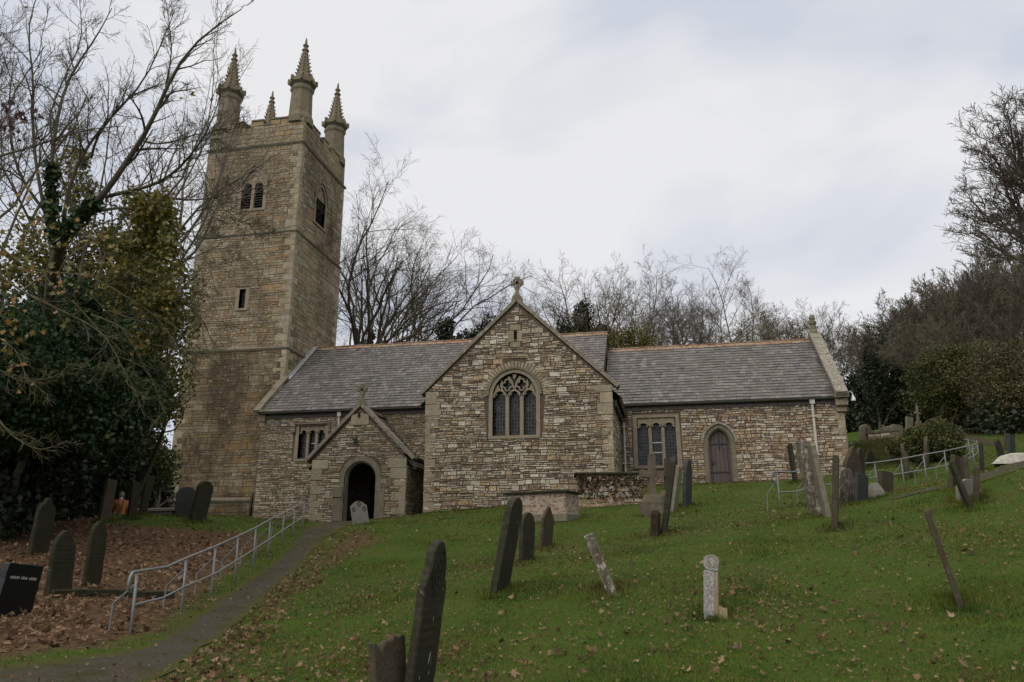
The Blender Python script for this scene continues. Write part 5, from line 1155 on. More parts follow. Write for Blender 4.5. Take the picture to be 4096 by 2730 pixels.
def blob(c, rr, n, r, lump=.3, shell=.5):
    u = unit(r.normal(size=(n, 3))); k = r.normal(size=(6, 3)) * 2.6; ph = r.uniform(0, 6.28, 6)
    lum = 1 + lump * np.sin(u @ k.T + ph).mean(1) * 1.6
    rad_ = (shell + (1 - shell) * r.random(n) ** .5) * lum
    return np.asarray(c) + u * rad_[:, None] * np.asarray(rr)
def bare_mesh(seed, H=1.0, stems=1, lean=(0, 0), limbs=8, spreadang=(18, 48), trunk=.38, n2=9, n3=8, n4=6, tw=.011, up=.16, r0=.020):
    """unit bare tree of height about 1*H: returns trunk mesh data and crown mesh data in local metres"""
    r = np.random.default_rng(seed); tr_ = []; cr_ = []
    P = []; R = []
    for s in range(stems):
        an = 6.28 * s / max(stems, 1) + r.uniform(0, 1); off = np.array([math.cos(an), math.sin(an), 0]) * (.035 * H if stems > 1 else 0)
        k = np.linspace(0, 1, 7)[:, None]; sp_ = (off * 4.2 if stems > 1 else 0) + np.array([lean[0], lean[1], 0]) * H
        p = off + k * np.array([0, 0, trunk * H * r.uniform(.9, 1.1)]) + k ** 1.6 * sp_ + r.normal(0, .006 * H, (7, 3)) * k; p[0, 2] -= .05 * H
        P.append(p); R.append(H * r0 / math.sqrt(stems) * np.linspace(1.15, .62, 7))
    P, R = np.array(P), np.array(R)
    L1, R1 = sprout(P, R, limbs, .46 / trunk, spreadang, 9, r, up, .15, .45, .012, taper=.22)
    # leader continues each trunk
    L2, R2 = sprout(L1, R1, n2, .44, (22, 55), 6, r, up * .7, .13, .34, .010)
    L3, R3 = sprout(L2, R2, n3, .44, (25, 55), 5, r, up * .5, .16, .25, tw * .9)
    L4, R4 = sprout(L3, R3, n4, .58, (25, 60), 3, r, up * .4, .2, .15, tw * .75)
    g = H / np.percentile(L4[:, -1, 2], 99.7); P, L1, L2, L3, L4 = P * g, L1 * g, L2 * g, L3 * g, L4 * g
    tk = join([tubes(P, R, 9), tubes(L1, R1, 7)]); cr2 = join([tubes(L2, R2, 5), tubes(L3, R3, 4), tubes(L4, R4, 3)])
    return tk, cr2, L2, L3, P
def mesh_local(name, d, mat, parent, smooth=False):
    ORG_keep = ORG[parent]; ORG[parent] = np.zeros(3); o = np_mesh(name, d[0], d[1], mat, parent, smooth=smooth); ORG[parent] = ORG_keep; return o
def tree_obj(label, loc, tk, cr_, mt, mc, group=None, leaves=None, lmat=None, ivy=None, scale=1.0, rot=0.0, name='bare_tree'):
    o = empty(name, loc, label, 'tree', group); mesh_local('trunk', tk, mt, o, True); mesh_local('crown', cr_, mc, o)
    if leaves is not None: mesh_local('leaves', leaves, lmat, o)
    if ivy is not None: mesh_local('ivy', ivy, IVYDK, o)
    o.scale = (scale,) * 3; o.rotation_euler[2] = rot; return o
def copy_tree(o, loc, scale, rot, label):
    c = o.copy(); COL.objects.link(c); c.location = loc; c.scale = (scale,) * 3; c.rotation_euler[2] = rot; c['label'] = label
    for ch in o.children:
        d = ch.copy(); COL.objects.link(d); d.parent = c
    return c
def spot(px, d):
    P = at(px, 1700, d); P[2] = g1(P[0], P[1]); return P
def height_to(px, py, P): return at(px, py, math.hypot(P[0], P[1]))[2] - P[2]
def ivy_on(paths, n, r, rad_=.35, size=.11):
    out = []
    for p in paths:
        q = resamp(p, 60); i = r.integers(0, 60, n); out.append(q[i] + unit(r.normal(size=(n, 3))) * (rad_ * r.random(n) ** .6)[:, None])
    return leafquads(np.concatenate(out), size, r)

# ---- background trees behind the church
r = np.random.default_rng(11)
P = spot(1455, 62); H = height_to(1560, 800, P)
tk, c_, L2, L3, st = bare_mesh(21, H, 3, (-.01, 0), 9, (12, 50), .38, 11, 8, 5, .011, .03, .018)
tree_obj('multi-stemmed bare tree with twisting boughs just right of the tower', P, tk, c_, BARK, BARK, 'bare trees behind the church')
P = spot(1350, 58); H = height_to(1500, 900, P)
tk, c_, L2, L3, st = bare_mesh(5, H, 1, (.10, 0), 9, (15, 55), .5, 8, 6, 4, .011, .08, .015)
tree_obj('leaning bare tree with ivy-clad trunk against the right side of the tower', P, tk, c_, BARK, BARK, 'bare trees behind the church', ivy=ivy_on([st[0]], 2600, r, .36, .13))
P = spot(2330, 72); H = height_to(2330, 1035, P)
tk, c_, L2, L3, st = bare_mesh(33, H, 1, (0, 0), 15, (15, 66), .42, 11, 8, 6, .0115, .03, .014)
tree_obj('round-crowned bare tree with ivy on its trunk behind the transept cross', P, tk, c_, BARK_GREY, BARK_GREY, 'bare trees behind the church', ivy=ivy_on([st[0]], 3000, r, .5, .15))
P = spot(2665, 74); H = height_to(2700, 1045, P)
tk, c_, L2, L3, st = bare_mesh(41, H, 2, (-.02, 0), 11, (15, 64), .40, 11, 8, 6, .0115, .03, .016)
tree_obj('wide twin-stemmed bare tree rising over the left half of the chancel roof', P, tk, c_, BARK_GREY, BARK_GREY, 'bare trees behind the church')
P = spot(2860, 78); H = height_to(2860, 1065, P)
tk, c_, L2, L3, st = bare_mesh(52, H, 2, (.03, 0), 11, (15, 62), .42, 11, 8, 6, .0115, .03, .014)
tree_obj('pale bare tree rising over the middle of the chancel roof', P, tk, c_, BARK_GREY, BARK_GREY, 'bare trees behind the church')
for sd_, px, d, ty, lb, lf in ((61, 3080, 66, 1215, 'small bushy tree with yellow-brown leaves behind the chancel roof', 1), (62, 3260, 68, 1225, 'small bare tree behind the stone finial of the chancel', 0), (63, 1830, 70, 1220, 'thin bare tree between the conifer and the transept gable', 0), (64, 2500, 64, 1240, 'slim tree with sparse yellow leaves beside the nave roof end', 2), (67, 3170, 72, 1215, 'fine-twigged bare tree left of the chancel finial', 0)):
    P = spot(px, d); H = height_to(px, ty, P); tk, c_, L2, L3, st = bare_mesh(sd_, H, 2, (0, 0), 11, (10, 50), .45, 8, 6, 5, .011, .10, .011)
    lv = None
    if lf: q = L3[:, -1]; q = q[q[:, 2] > H * .45]; q = q[r.integers(0, len(q), 2600 if lf == 1 else 1500)] + r.normal(0, .18, (2600 if lf == 1 else 1500, 3)); lv = leafquads(q, .09, r)
    tree_obj(lb, P, tk, c_, BARK_RED, BARK_RED, 'bare trees behind the church', leaves=lv, lmat=OLIVE)
def bush(label, blobs, n, size, mat, name='bush', cat='bush', stem=True, group=None, lump=.35, shell=.35, sd=1, nst=12, root=None):
    r = np.random.default_rng(sd); base = np.array(blobs[0][0], float); base = base if root is None else np.array(root, float); base[2] = g1(base[0], base[1]); o = empty(name, base, label, cat, group)
    vol = np.array([np.prod(b[1]) ** (2 / 3) for b in blobs]); vol = vol / vol.sum()
    pts = np.concatenate([blob(c, rr, max(60, int(n * v)), r, lump, shell) for (c, rr), v in zip(blobs, vol)])
    pts = pts[pts[:, 2] > gz(pts[:, 0], pts[:, 1]) - .05]
    V, Fc = leafquads(pts, size, r); np_mesh('crown', V, Fc, mat, o)
    if stem:
        K = []; R_ = []
        for c, rr in blobs[:nst]:
            c = np.array(c, float); K.append(resamp([base + r.normal(0, .15, 3) * [1, 1, 0] - [0, 0, .2], base * .5 + c * .5 + r.normal(0, .3, 3), c], 8)); R_.append(np.linspace(.12, .03, 8))
        K, R_ = np.array(K), np.array(R_); C2, R2 = sprout(K, R_, 8, .4, (25, 60), 5, r, .05, .15, .3, .012); V, Fc = join([tubes(K, R_, 7), tubes(C2, R2, 4)]); np_mesh('trunk', V, Fc, BARK, o, smooth=True)
    return o
def B_(px, py, d, rx, ry=None, rz=None): return (at(px, py, d), (rx, ry or rx, rz or rx))
bush('narrow dark evergreen column behind the nave roof', [B_(1785, 1330 + i * 60, 60, .7 + .25 * i, None, 1.4) for i in range(4)], 6000, .13, IVYDK, 'conifer', 'tree', sd=3)
bush('low dark evergreen bush just left of the transept gable', [B_(1900, 1390, 62, 1.8, 1.5, 1.6), B_(1960, 1345, 62, 1.5, 1.4, 1.5), B_(1860, 1420, 62, 1.5)], 6000, .13, IVYDK, sd=4)
bush('dark ivy thicket above the right slope of the transept roof', [B_(2290, 1340, 66, 1.7, 1.4, 1.3), B_(2390, 1350, 66, 1.6, 1.4, 1.2), B_(2330, 1270, 66, .9, .9, 1.6)], 5000, .14, IVYDK, sd=5)
bush('yellow-green shrub with turning leaves beside the raised nave ridge', [B_(2470, 1380, 62, 1.5, 1.3, 1.5), B_(2540, 1345, 62, 1.3, 1.2, 1.3), B_(2590, 1385, 62, 1.0, 1.0, 1.0)], 2800, .10, OLIVE, sd=6, shell=.2)

# ---- right hillside wood
WOODG = 'bare trees of the hillside wood'
protos = []
for k, (sd_, st_) in enumerate(((71, 2), (72, 1), (73, 3), (74, 1))):
    tk, c_, L2, L3, st = bare_mesh(sd_, 10.0, st_, (0, 0), 10, (12, 58), .40, 8, 6, 4, .019, .10, .015); protos.append((tk, c_, st))
made = {}
wood = [(3420, 78, 1335), (3490, 60, 1265), (3560, 66, 1235), (3620, 72, 1200), (3680, 62, 1165), (3730, 76, 1120), (3790, 60, 1085), (3840, 72, 1060), (3900, 62, 1040), (3950, 74, 1010), (4010, 60, 985), (4060, 70, 960), (4120, 60, 920), (4190, 66, 900), (3650, 86, 1175), (3880, 86, 1050), (4000, 88, 985), (4100, 84, 930), (3830, 53, 1180), (4080, 52, 1100)]
for i, (px, d, ty) in enumerate(wood):
    P = spot(px, d); H = height_to(px, ty + 45, P); k = i % 4; sc = H / 10.0; rot = (i * 1.7) % 6.28
    lb = 'bare brown-twigged tree in the dense wood on the right hillside'
    if k in made: copy_tree(made[k], P, sc, rot, lb)
    else:
        iv = ivy_on([protos[k][2][0]], 1800, r, .28, .09) if k in (1, 2) else None
        made[k] = tree_obj(lb, P, protos[k][0], protos[k][1], BARK_RED, BARK_RED, WOODG, ivy=iv, scale=sc, rot=rot)
P = spot(4400, 42); H = height_to(4300, 380, P)
tk, c_, L2, L3, st = bare_mesh(84, H, 1, (-.02, .0), 18, (25, 62), .55, 11, 9, 7, .0145, .08, .016)
tree_obj('large dark bare tree with spreading branches reaching in from the right edge', P, tk, c_, BARK, BARK)
bush('ivy-clad tree trunks in the wood, left of the right-hand path', [B_(3490, 1500, 56, .8, .8, 2.6), B_(3560, 1480, 57, .7, .7, 3.0), B_(3620, 1520, 58, .8, .8, 2.2)], 9000, .09, IVYDK, 'ivy_clad_trees', 'tree', sd=8, shell=.2, lump=.5)
bush('spreading yellow-green shrub at the edge of the wood', [B_(3740, 1480, 50, 1.5, 1.3, 1.1), B_(3830, 1450, 50, 1.6, 1.4, 1.2), B_(3900, 1490, 50, 1.5), B_(3780, 1560, 50, 1.8), B_(3860, 1570, 50, 1.7), B_(3720, 1600, 50, 1.2)], 30000, .07, SHRUB, sd=9, shell=.25, lump=.5)
bush('russet-leaved shrub mass hanging over the far handrail', [B_(3960, 1520, 47, 1.6), B_(4040, 1480, 46, 1.7), B_(4100, 1560, 45, 1.8), B_(3990, 1600, 46, 1.3), B_(4060, 1620, 44, 1.2)], 28000, .065, RUSSET, sd=10, shell=.25, lump=.5)
bush('round dark-green bush in the graveyard right of the chancel', [B_(3690, 1775, 37, 1.05, 1.1, .72), B_(3750, 1768, 37, .9, 1.0, .78), B_(3625, 1785, 37, .7, .8, .5), B_(3795, 1792, 36.5, .55, .7, .5), B_(3665, 1735, 37, .45, .5, .35)], 24000, .05, SHRUB, sd=12, shell=.45, lump=.4)
# undergrowth and far hedge, one mass each
def mass(name, spots, n, size, mat, sd, label=None):
    r = np.random.default_rng(sd); pts = np.concatenate([blob(c, rr, n // len(spots), r, .35, .15) for c, rr in spots]); V, Fc = leafquads(pts, size, r); o = np_mesh(name, V, Fc, mat, None, spots[0][0]); return tag(o, label, 'undergrowth', None, 'stuff')
mass('undergrowth', [B_(px, py, d, 2.6, 2.2, h) for px, py, d, h in [(3400, 1620, 62, 2.2), (3470, 1590, 62, 2.4), (3540, 1610, 62, 2.4), (3610, 1600, 60, 2.2), (3690, 1620, 58, 2.2), (3770, 1630, 57, 2.0), (3850, 1640, 56, 2.0), (3930, 1640, 54, 2.0), (4010, 1640, 52, 2.2), (4090, 1620, 50, 2.8), (4170, 1600, 50, 3), (3430, 1700, 61, 1.6), (3520, 1690, 60, 1.6), (3600, 1690, 58, 1.5), (4100, 1690, 46, 1.8), (4160, 1720, 44, 2)]], 60000, .13, IVYDK, 13, 'dark evergreen undergrowth beneath the hillside wood')
mass('undergrowth', [B_(px, py, d, 3.0, 2.4, h) for px, py, d, h in [(3720, 1440, 76, 2.6), (3800, 1360, 74, 3.4), (3920, 1340, 72, 3.4), (4040, 1320, 70, 3.6), (4140, 1300, 68, 4), (3740, 1500, 66, 3), (3900, 1430, 64, 3), (4020, 1430, 62, 3)]], 5500, .10, OLIVE, 14, 'brown bramble and saplings among the hillside trees')

# ---- the great bare tree at the left, its limbs reaching in front of the tower
C2 = lambda p: (p[0] * .829, p[1] * .829)
def limb(pts, d0, d1, r0, r1, K=12):
    q = [at(*C2(p), d0 + (d1 - d0) * i / (len(pts) - 1)) for i, p in enumerate(pts)]
    return resamp(q, K), np.linspace(1, r1 / r0, K) * r0
tb = at(80, 2200, 24.5); tb[2] = g1(tb[0], tb[1]) - .3
LIMBS = [
    ([(270, 1150), (330, 1100), (440, 1010), (520, 940), (580, 810), (640, 740), (690, 680), (760, 530), (800, 430), (830, 360), (900, 240), (1000, 150), (1165, 45)], 17, 14.5, .105, .012),
    ([(510, 950), (620, 925), (760, 890), (850, 830), (930, 740), (1000, 640), (1060, 480)], 16.6, 14, .06, .010),
    ([(610, 932), (760, 940), (880, 970), (1000, 962), (1130, 935), (1260, 900)], 16.4, 14, .042, .008),
    ([(430, 1030), (560, 1000), (700, 1010), (830, 1070), (950, 1190), (1040, 1290)], 16.8, 14, .05, .008),
    ([(260, 1150), (240, 830), (255, 700), (300, 450), (370, 300), (440, 230), (540, 40)], 17, 17.5, .075, .012),
    ([(440, 760), (470, 650), (610, 480), (720, 420), (860, 390)], 17, 15.5, .04, .008),
    ([(300, 1130), (330, 880), (390, 760), (460, 640), (560, 540), (700, 400), (840, 60)], 17.2, 16, .06, .008),
    ([(-60, 770), (150, 712), (300, 660), (440, 622), (600, 610)], 15, 16, .035, .008),
    ([(690, 680), (760, 700), (860, 680), (960, 640), (1060, 650), (1180, 600)], 16, 14, .03, .006),
    ([(800, 420), (830, 250), (815, 100), (790, -60)], 15.5, 15, .025, .006),
    ([(360, 1080), (480, 1180), (560, 1230), (640, 1330), (700, 1450), (760, 1600)], 16.8, 14.5, .04, .008),
    ([(300, 1120), (200, 1000), (120, 900), (60, 760), (40, 500), (70, 250)], 17.3, 17, .055, .008),
    ([(250, 1180), (180, 850), (150, 600), (170, 380), (120, 150), (200, -80)], 17.6, 18, .06, .01),
    ([(255, 700), (230, 560), (330, 330), (400, 200), (380, -50)], 17, 17.5, .03, .008),
    ([(560, 1000), (700, 1075), (820, 1150), (920, 1290), (960, 1420)], 16.5, 14, .028, .006),
    ([(930, 740), (985, 880), (1010, 1000), (1060, 1120)], 14.6, 14, .012, .004),
    ([(1000, 960), (1080, 1010), (1180, 1080), (1300, 1130)], 14.3, 13.6, .012, .004)]
lm = [(p, q * .72) for p, q in (limb(*l) for l in LIMBS)]
r = np.random.default_rng(101)
trunkp = resamp([tb, at(140, 1850, 23.3), at(190, 1400, 21.5), at(*C2((262, 1180)), 18.5), lm[0][0][2]], 12)
GT = empty('bare_tree', tb, 'great bare tree whose mossy limbs reach across the sky before the tower', 'tree')
V, Fc = join([tubes(trunkp[None], np.linspace(.22, .10, 12)[None], 10)] + [tubes(p[None], q[None], 8) for p, q in lm]); np_mesh('trunk', V, Fc, BARK_MOSS, GT, smooth=True)
Pl = np.stack([p for p, q in lm]); Rl = np.stack([q for p, q in lm])
A1, S1 = sprout(Pl, Rl, 15, .20, (20, 50), 7, r, .03, .14, .25, .006)
A2, S2 = sprout(A1, S1, 6, .46, (22, 50), 6, r, .04, .14, .2, .0042)
A3, S3 = sprout(A2, S2, 4, .42, (25, 55), 4, r, .05, .16, .2, .003)
V, Fc = join([tubes(A1, S1, 5), tubes(A2, S2, 4), tubes(A3, S3, 3)]); np_mesh('crown', V, Fc, BARK_MOSS, GT)
V, Fc = ivy_on([trunkp, lm[4][0][:4], lm[0][0][:3]], 700, r, .17, .07); np_mesh('ivy', V, Fc, IVY, GT)
# drooping lower boughs over the path side
DB = [([(-30, 1310), (120, 1420), (330, 1515), (480, 1590), (560, 1700), (610, 1830)], 13.5, 12.5, .03, .006), ([(-40, 1150), (150, 1330), (420, 1310), (600, 1430), (760, 1520), (860, 1680)], 15.5, 14, .035, .006),
      ([(500, 1330), (700, 1450), (850, 1600), (950, 1800), (1000, 1950)], 15.5, 14.5, .022, .005), ([(420, 1400), (600, 1600), (720, 1800), (800, 2000)], 15.5, 14.5, .022, .005), ([(600, 1300), (800, 1400), (980, 1500), (1120, 1650)], 15.5, 14, .02, .005), ([(350, 1450), (520, 1640), (650, 1880), (700, 2020)], 15.5, 14.5, .022, .005), ([(560, 1150), (760, 1280), (900, 1420), (1010, 1600), (1050, 1750)], 16, 14.5, .022, .005),
      ([(-60, 1960), (60, 2110), (190, 2180), (330, 2130)], 12.5, 12, .025, .006), ([(-60, 1750), (100, 1850), (230, 1830), (350, 1780)], 12.5, 12.5, .022, .006), ([(440, 1520), (560, 1560), (680, 1650), (900, 1700), (1050, 1690)], 15, 14, .026, .005), ([(520, 1500), (700, 1560), (880, 1620), (1000, 1760)], 15, 14, .022, .005), ([(-50, 1600), (80, 1690), (130, 1830), (220, 1900)], 12.2, 11.8, .02, .005)]
lb_ = [(p, q * .62) for p, q in (limb(*l) for l in DB)]; o = empty('bare_tree', at(-260, 2300, 15), 'low bare boughs drooping in front of the dark ivy at the left', 'tree')
Pl = np.stack([p for p, q in lb_]); Rl = np.stack([q for p, q in lb_]); A1, S1 = sprout(Pl, Rl, 13, .26, (20, 55), 6, r, -.04, .2, .15, .005); A2, S2 = sprout(A1, S1, 8, .5, (25, 60), 5, r, -.02, .2, .15, .0036)
tr0 = resamp([at(-260, 2300, 15) - np.array([0, 0, .5]), lb_[0][0][0] + np.array([-1.6, 0, -.5]), lb_[1][0][0] + np.array([-.6, 0, 1.0])], 8)
V, Fc = join([tubes(tr0[None], np.linspace(.16, .07, 8)[None], 8), tubes(Pl, Rl, 7)]); BARK_YG = bark_mat('lichened_bark', (.06, .055, .03), (.125, .115, .065)); np_mesh('trunk', V, Fc, BARK_YG, o, smooth=True); V, Fc = join([tubes(A1, S1, 5), tubes(A2, S2, 3)]); np_mesh('crown', V, Fc, BARK_YG, o)
# slim stems at the very left edge
P = at(-120, 2200, 22); P[2] = g1(P[0], P[1]); H = height_to(60, -150, P); tk, c_, L2, L3, st = bare_mesh(131, H, 3, (.03, 0), 7, (12, 40), .6, 6, 6, 4, .006, .15, .010)
tree_obj('slim multi-stemmed bare tree cut by the left edge behind the great bare tree', P, tk, c_, BARK, BARK)
P = at(60, 2100, 34); P[2] = g1(P[0], P[1]); H = height_to(250, 300, P); tk, c_, L2, L3, st = bare_mesh(132, H, 2, (.05, 0), 8, (12, 45), .55, 7, 7, 4, .008, .15, .012)
tree_obj('tall thin bare tree far behind the ivy at the left, seen through the branches', P, tk, c_, BARK_GREY, BARK_GREY)
# ---- dark ivy-smothered trees
iv = [(60, 770, 21, 1.1), (150, 700, 22, .9), (225, 730, 22, .95), (290, 770, 22, .8), (120, 820, 21, 1.3), (215, 830, 21, 1.2), (295, 850, 21.5, .95), (330, 920, 22, .6), (30, 900, 20, 1.3), (130, 920, 20, 1.3), (230, 930, 20, 1.15), (300, 945, 20.5, .8), (-60, 850, 20, 1.5), (20, 985, 22, 1.1), (120, 980, 23, 1.1), (215, 985, 23.5, .9), (285, 1000, 23.5, .6)]
bush('huge dark ivy-smothered tree filling the left side beneath the bare limbs', [B_(*D2(a, b), d, rr, rr * .8, rr * .8) for a, b, d, rr in iv], 70000, .066, IVY, 'ivy_clad_tree', 'tree', sd=21, shell=.45, lump=.45, nst=4, root=at(110, 2200, 26))
dk_ = [(-80, 1000, 27, 2.2), (40, 1000, 27, 2.2), (130, 1020, 28, 2.0), (210, 1030, 30, 1.8), (-40, 880, 28, 2.4), (90, 880, 28, 2.2), (210, 900, 29, 2.0), (290, 930, 31, 1.5), (-60, 1120, 24, 1.6), (30, 1130, 26, 1.5), (100, 1130, 27.5, 1.5), (170, 1120, 31, 1.4), (220, 1110, 34, 1.3), (5, 1090, 22.5, 1.0), (60, 1080, 23, 1.0), (-30, 1160, 21.5, 1.0), (30, 1180, 23, .8)]
bush('deep shaded evergreen thicket behind the left headstones', [B_(*D2(a, b), d, rr, rr, rr * .85) for a, b, d, rr in dk_], 52000, .105, IVYDK, 'thicket', 'bush', stem=False, sd=22, shell=.2)
ol = [(385, 640, 27, 1.0), (365, 720, 27, 1.25), (385, 800, 27, .85), (330, 600, 27.5, 1.1), (355, 500, 28, .7), (385, 870, 26.5, .75), (290, 660, 28, 1.2), (240, 560, 28, 1.0), (190, 450, 28, .8), (200, 640, 28, 1.2), (405, 730, 27, .6), (360, 900, 27, .9), (365, 950, 27, .6), (395, 940, 27, .35), (310, 480, 28, .7), (130, 560, 28, 1.0), (180, 370, 28.5, .6), (60, 620, 27, 1.1)]
bush('yellowing broad-leaved tree between the ivy mass and the tower', [B_(*D2(a, b), d, rr, rr, rr * 1.1) for a, b, d, rr in ol], 20000, .075, OLIVE, 'leafy_tree', 'tree', sd=23, shell=.15, lump=.5, nst=3, root=at(480, 2100, 33))
bush('green laurel bush with autumn leaves behind the person in orange', [B_(*D2(a, b), d, rr, rr, rr) for a, b, d, rr in [(330, 1040, 33, 1.1), (290, 1060, 33, 1.1), (365, 1080, 34, .8), (255, 1090, 32.5, .9), (320, 1100, 33.5, .9)]], 6500, .09, SHRUB, sd=24, shell=.3)
bush('dark yew behind the leaning headstones left of the tower', [B_(*D2(a, b), d, rr, rr, rr) for a, b, d, rr in [(340, 1135, 37, 1.0), (310, 1140, 37, 1.2), (352, 1110, 38, .8), (265, 1130, 36, 1.2), (225, 1110, 36, 1.3)]], 8000, .12, IVYDK, stem=False, sd=25, shell=.3)
mass('undergrowth', [B_(px, py, d, 3.2, 2.5, h) for px, py, d, h in [(-300, 1900, 40, 4), (-100, 1900, 42, 4), (100, 1850, 44, 4.5), (300, 1900, 46, 3.5), (480, 1930, 48, 3.2), (620, 1960, 50, 2.4), (-500, 1850, 38, 5), (200, 2060, 40, 2), (0, 2090, 38, 2), (350, 2040, 42, 1.8)]], 22000, .2, IVYDK, 26, 'dark hedge closing the churchyard behind the left trees')

# ---- maple leaf shapes
MA = np.array([(0, -.42), (.08, -.12), (.40, -.22), (.30, .02), (.50, .22), (.22, .24), (.14, .34), (0, .58), (-.14, .34), (-.22, .24), (-.50, .22), (-.30, .02), (-.40, -.22), (-.08, -.12)])
def mapleleaves(P, size, r, tilt=.5, nrm=None, curl=.35):
    n = len(P); k = len(MA); s = size * r.uniform(.55, 1.25, n); a = r.uniform(0, 6.28, n)
    N = unit((np.array([0, 0, 1.0]) if nrm is None else nrm) + r.normal(0, tilt, (n, 3))); T = unit(np.cross(N, np.stack([np.cos(a), np.sin(a), .1 * a], 1))); B = np.cross(N, T)
    cu = r.uniform(-.3, 1, n) * curl; cu2 = r.normal(0, curl * .5, n)
    loc = MA[None] * r.uniform(.75, 1.15, (n, 1, 2)) * r.uniform(.55, 1.2, (n, k, 1)); h = cu[:, None] * (loc[..., 0] ** 2 + loc[..., 1] ** 2) * 1.6 + cu2[:, None] * loc[..., 0] * loc[..., 1] * 2
    O = P[:, None] + (T[:, None] * loc[..., :1] + B[:, None] * loc[..., 1:] + N[:, None] * h[..., None]) * s[:, None, None]
    V = np.concatenate([P[:, None], O], 1); I = (np.arange(n) * (k + 1))[:, None]; j = np.arange(k)
    Fc = np.stack([np.broadcast_to(I, (n, k)), I + 1 + j, I + 1 + (j + 1) % k], -1).reshape(-1, 3); return V.reshape(-1, 3), Fc
yl = []
for px, py, d, sp_, n in [(20, 470, 12.5, .5, 60), (30, 560, 12.5, .45, 60), (70, 620, 12.5, .35, 36), (10, 730, 12, .4, 46), (40, 780, 12, .35, 50), (20, 830, 12, .3, 30), (160, 600, 14, .6, 90), (230, 600, 14, .6, 90), (290, 570, 14.5, .5, 50), (120, 560, 14.5, .6, 70), (80, 520, 14, .6, 60), (330, 640, 14.5, .4, 20), (190, 640, 14, .3, 14), (330, 480, 15, .5, 12), (180, 350, 15, .7, 18), (440, 580, 14.5, .4, 12), (60, 60, 13, .6, 16), (400, 215, 15, .3, 4), (135, 745, 13.5, .2, 2)]:
    yl.append(at(*D2(px, py), d) + r.normal(0, sp_ * .6, (int(n * .34) + 1, 3)))
yl = np.concatenate(yl); e_ = A3[:, -1]; ex, ey = project(e_); k_ = (ex < 690) & (ey > 780) & (ey < 1400) & (e_ @ Fv > 1); e_ = e_[k_]; e_ = e_[r.integers(0, len(e_), 5200)] + r.normal(0, .10, (5200, 3)); V, Fc = leafquads(e_, .055, r, 0); np_mesh('small_leaves', V, Fc, OLIVE, GT)
V, Fc = mapleleaves(yl, .115, r, .6, np.array([.2, -1.0, .1])); o = np_mesh('leaves', V, Fc, YELLOW, GT)
pr_ = np.concatenate([at(*D2(px, py), 13) + r.normal(0, .16, (n, 3)) for px, py, n in [(15, 265, 40), (40, 290, 30), (60, 250, 12)]]); V, Fc = mapleleaves(pr_, .13, r, .6, np.array([.2, -1.0, .1])); np_mesh('purple_leaves', V, Fc, leaf_mat('purple_leaves', [(.05, .018, .018), (.03, .012, .014), (.07, .03, .02)]), GT)

# ================================================================== FALLEN LEAVES AND GRASS
CHB = [(-26.4, 37.5, -19.8, 44.2), (-19.9, 35.35, 7.8, 46.4), (-10.25, 31.95, -2.15, 37), (-15.5, 32.35, -11.1, 36)]
def ok_ground(x, y):
    m_ = np.ones(x.shape, bool)
    for a, b, c, d in CHB: m_ &= ~((x > a) & (x < c) & (y > b) & (y < d))
    return m_
def sample(n, r, d0, d1, a0=-.72, a1=.62, pw=1.0):
    az = YAW + r.uniform(a0, a1, n); u = r.random(n); d = np.exp(np.log(d0) + u ** pw * np.log(d1 / d0)); x = np.sin(az) * d; y = np.cos(az) * d; k = ok_ground(x, y); return x[k], y[k], d[k]
r = np.random.default_rng(202)
# thick drift of dead leaves on the left
lo, hi_ = LIT.min(0), LIT.max(0); x = r.uniform(lo[0], hi_[0], 110000); y = r.uniform(lo[1], hi_[1], 110000); d = np.hypot(x, y); k = (r.random(len(x)) < litter_amt(x, y) ** 1.5 * np.clip(13 / d, .3, 1)) & (d > 6); k &= inpoly(x, y, LIT) | (r.random(len(x)) < .5); x, y = x[k], y[k]
k = ~inpoly(x, y, PATHPOLY); x, y = x[k], y[k]
z = gz(x, y) + r.uniform(.01, .05, len(x)); V, Fc = mapleleaves(np.stack([x, y, z], 1), .125, r, .5, curl=.8); tag(np_mesh('leaf_litter', V, Fc, LITTER, None, (x.mean(), y.mean(), z.mean())), 'thick drift of brown dead leaves under the trees at left', 'fallen leaves', None, 'stuff')
# drift along the right edge of the path, scattered leaves on lawn and path
lo, hi_ = WED.min(0), WED.max(0); xw = r.uniform(lo[0], hi_[0], 26000); yw = r.uniform(lo[1], hi_[1], 26000); s_ = segdist(xw, yw, PR, False); kw = inpoly(xw, yw, WED) & ~inpoly(xw, yw, PATHPOLY) & (r.random(26000) < (np.exp(-s_ / .5) * .5 + .05) * np.clip(13 / np.hypot(xw, yw), .2, 1.1))
xw, yw = xw[kw], yw[kw]
xs_, ys_, d = sample(3400, r, 6.5, 40, -.62, .62, .85); cl = r.random(len(xs_)) < (np.sin(xs_ * .9 + 1) * np.sin(ys_ * .7 + xs_ * .3) * .35 + .62); inp = inpoly(xs_, ys_, PATHPOLY) & (r.random(len(xs_)) < .75); cl &= ~inp; xs_, ys_ = xs_[cl], ys_[cl]
xr = np.concatenate([np.array([at(4000, 1800, dd)[0] for dd in r.uniform(30, 44, 900)]) + r.normal(0, 2.5, 900), np.array([at(3950, 1720, dd)[0] for dd in r.uniform(44, 54, 900)]) + r.normal(0, 3.5, 900)]); yr = np.concatenate([np.array([at(4000, 1800, dd)[1] for dd in r.uniform(30, 44, 900)]), np.array([at(3950, 1720, dd)[1] for dd in r.uniform(44, 54, 900)])])
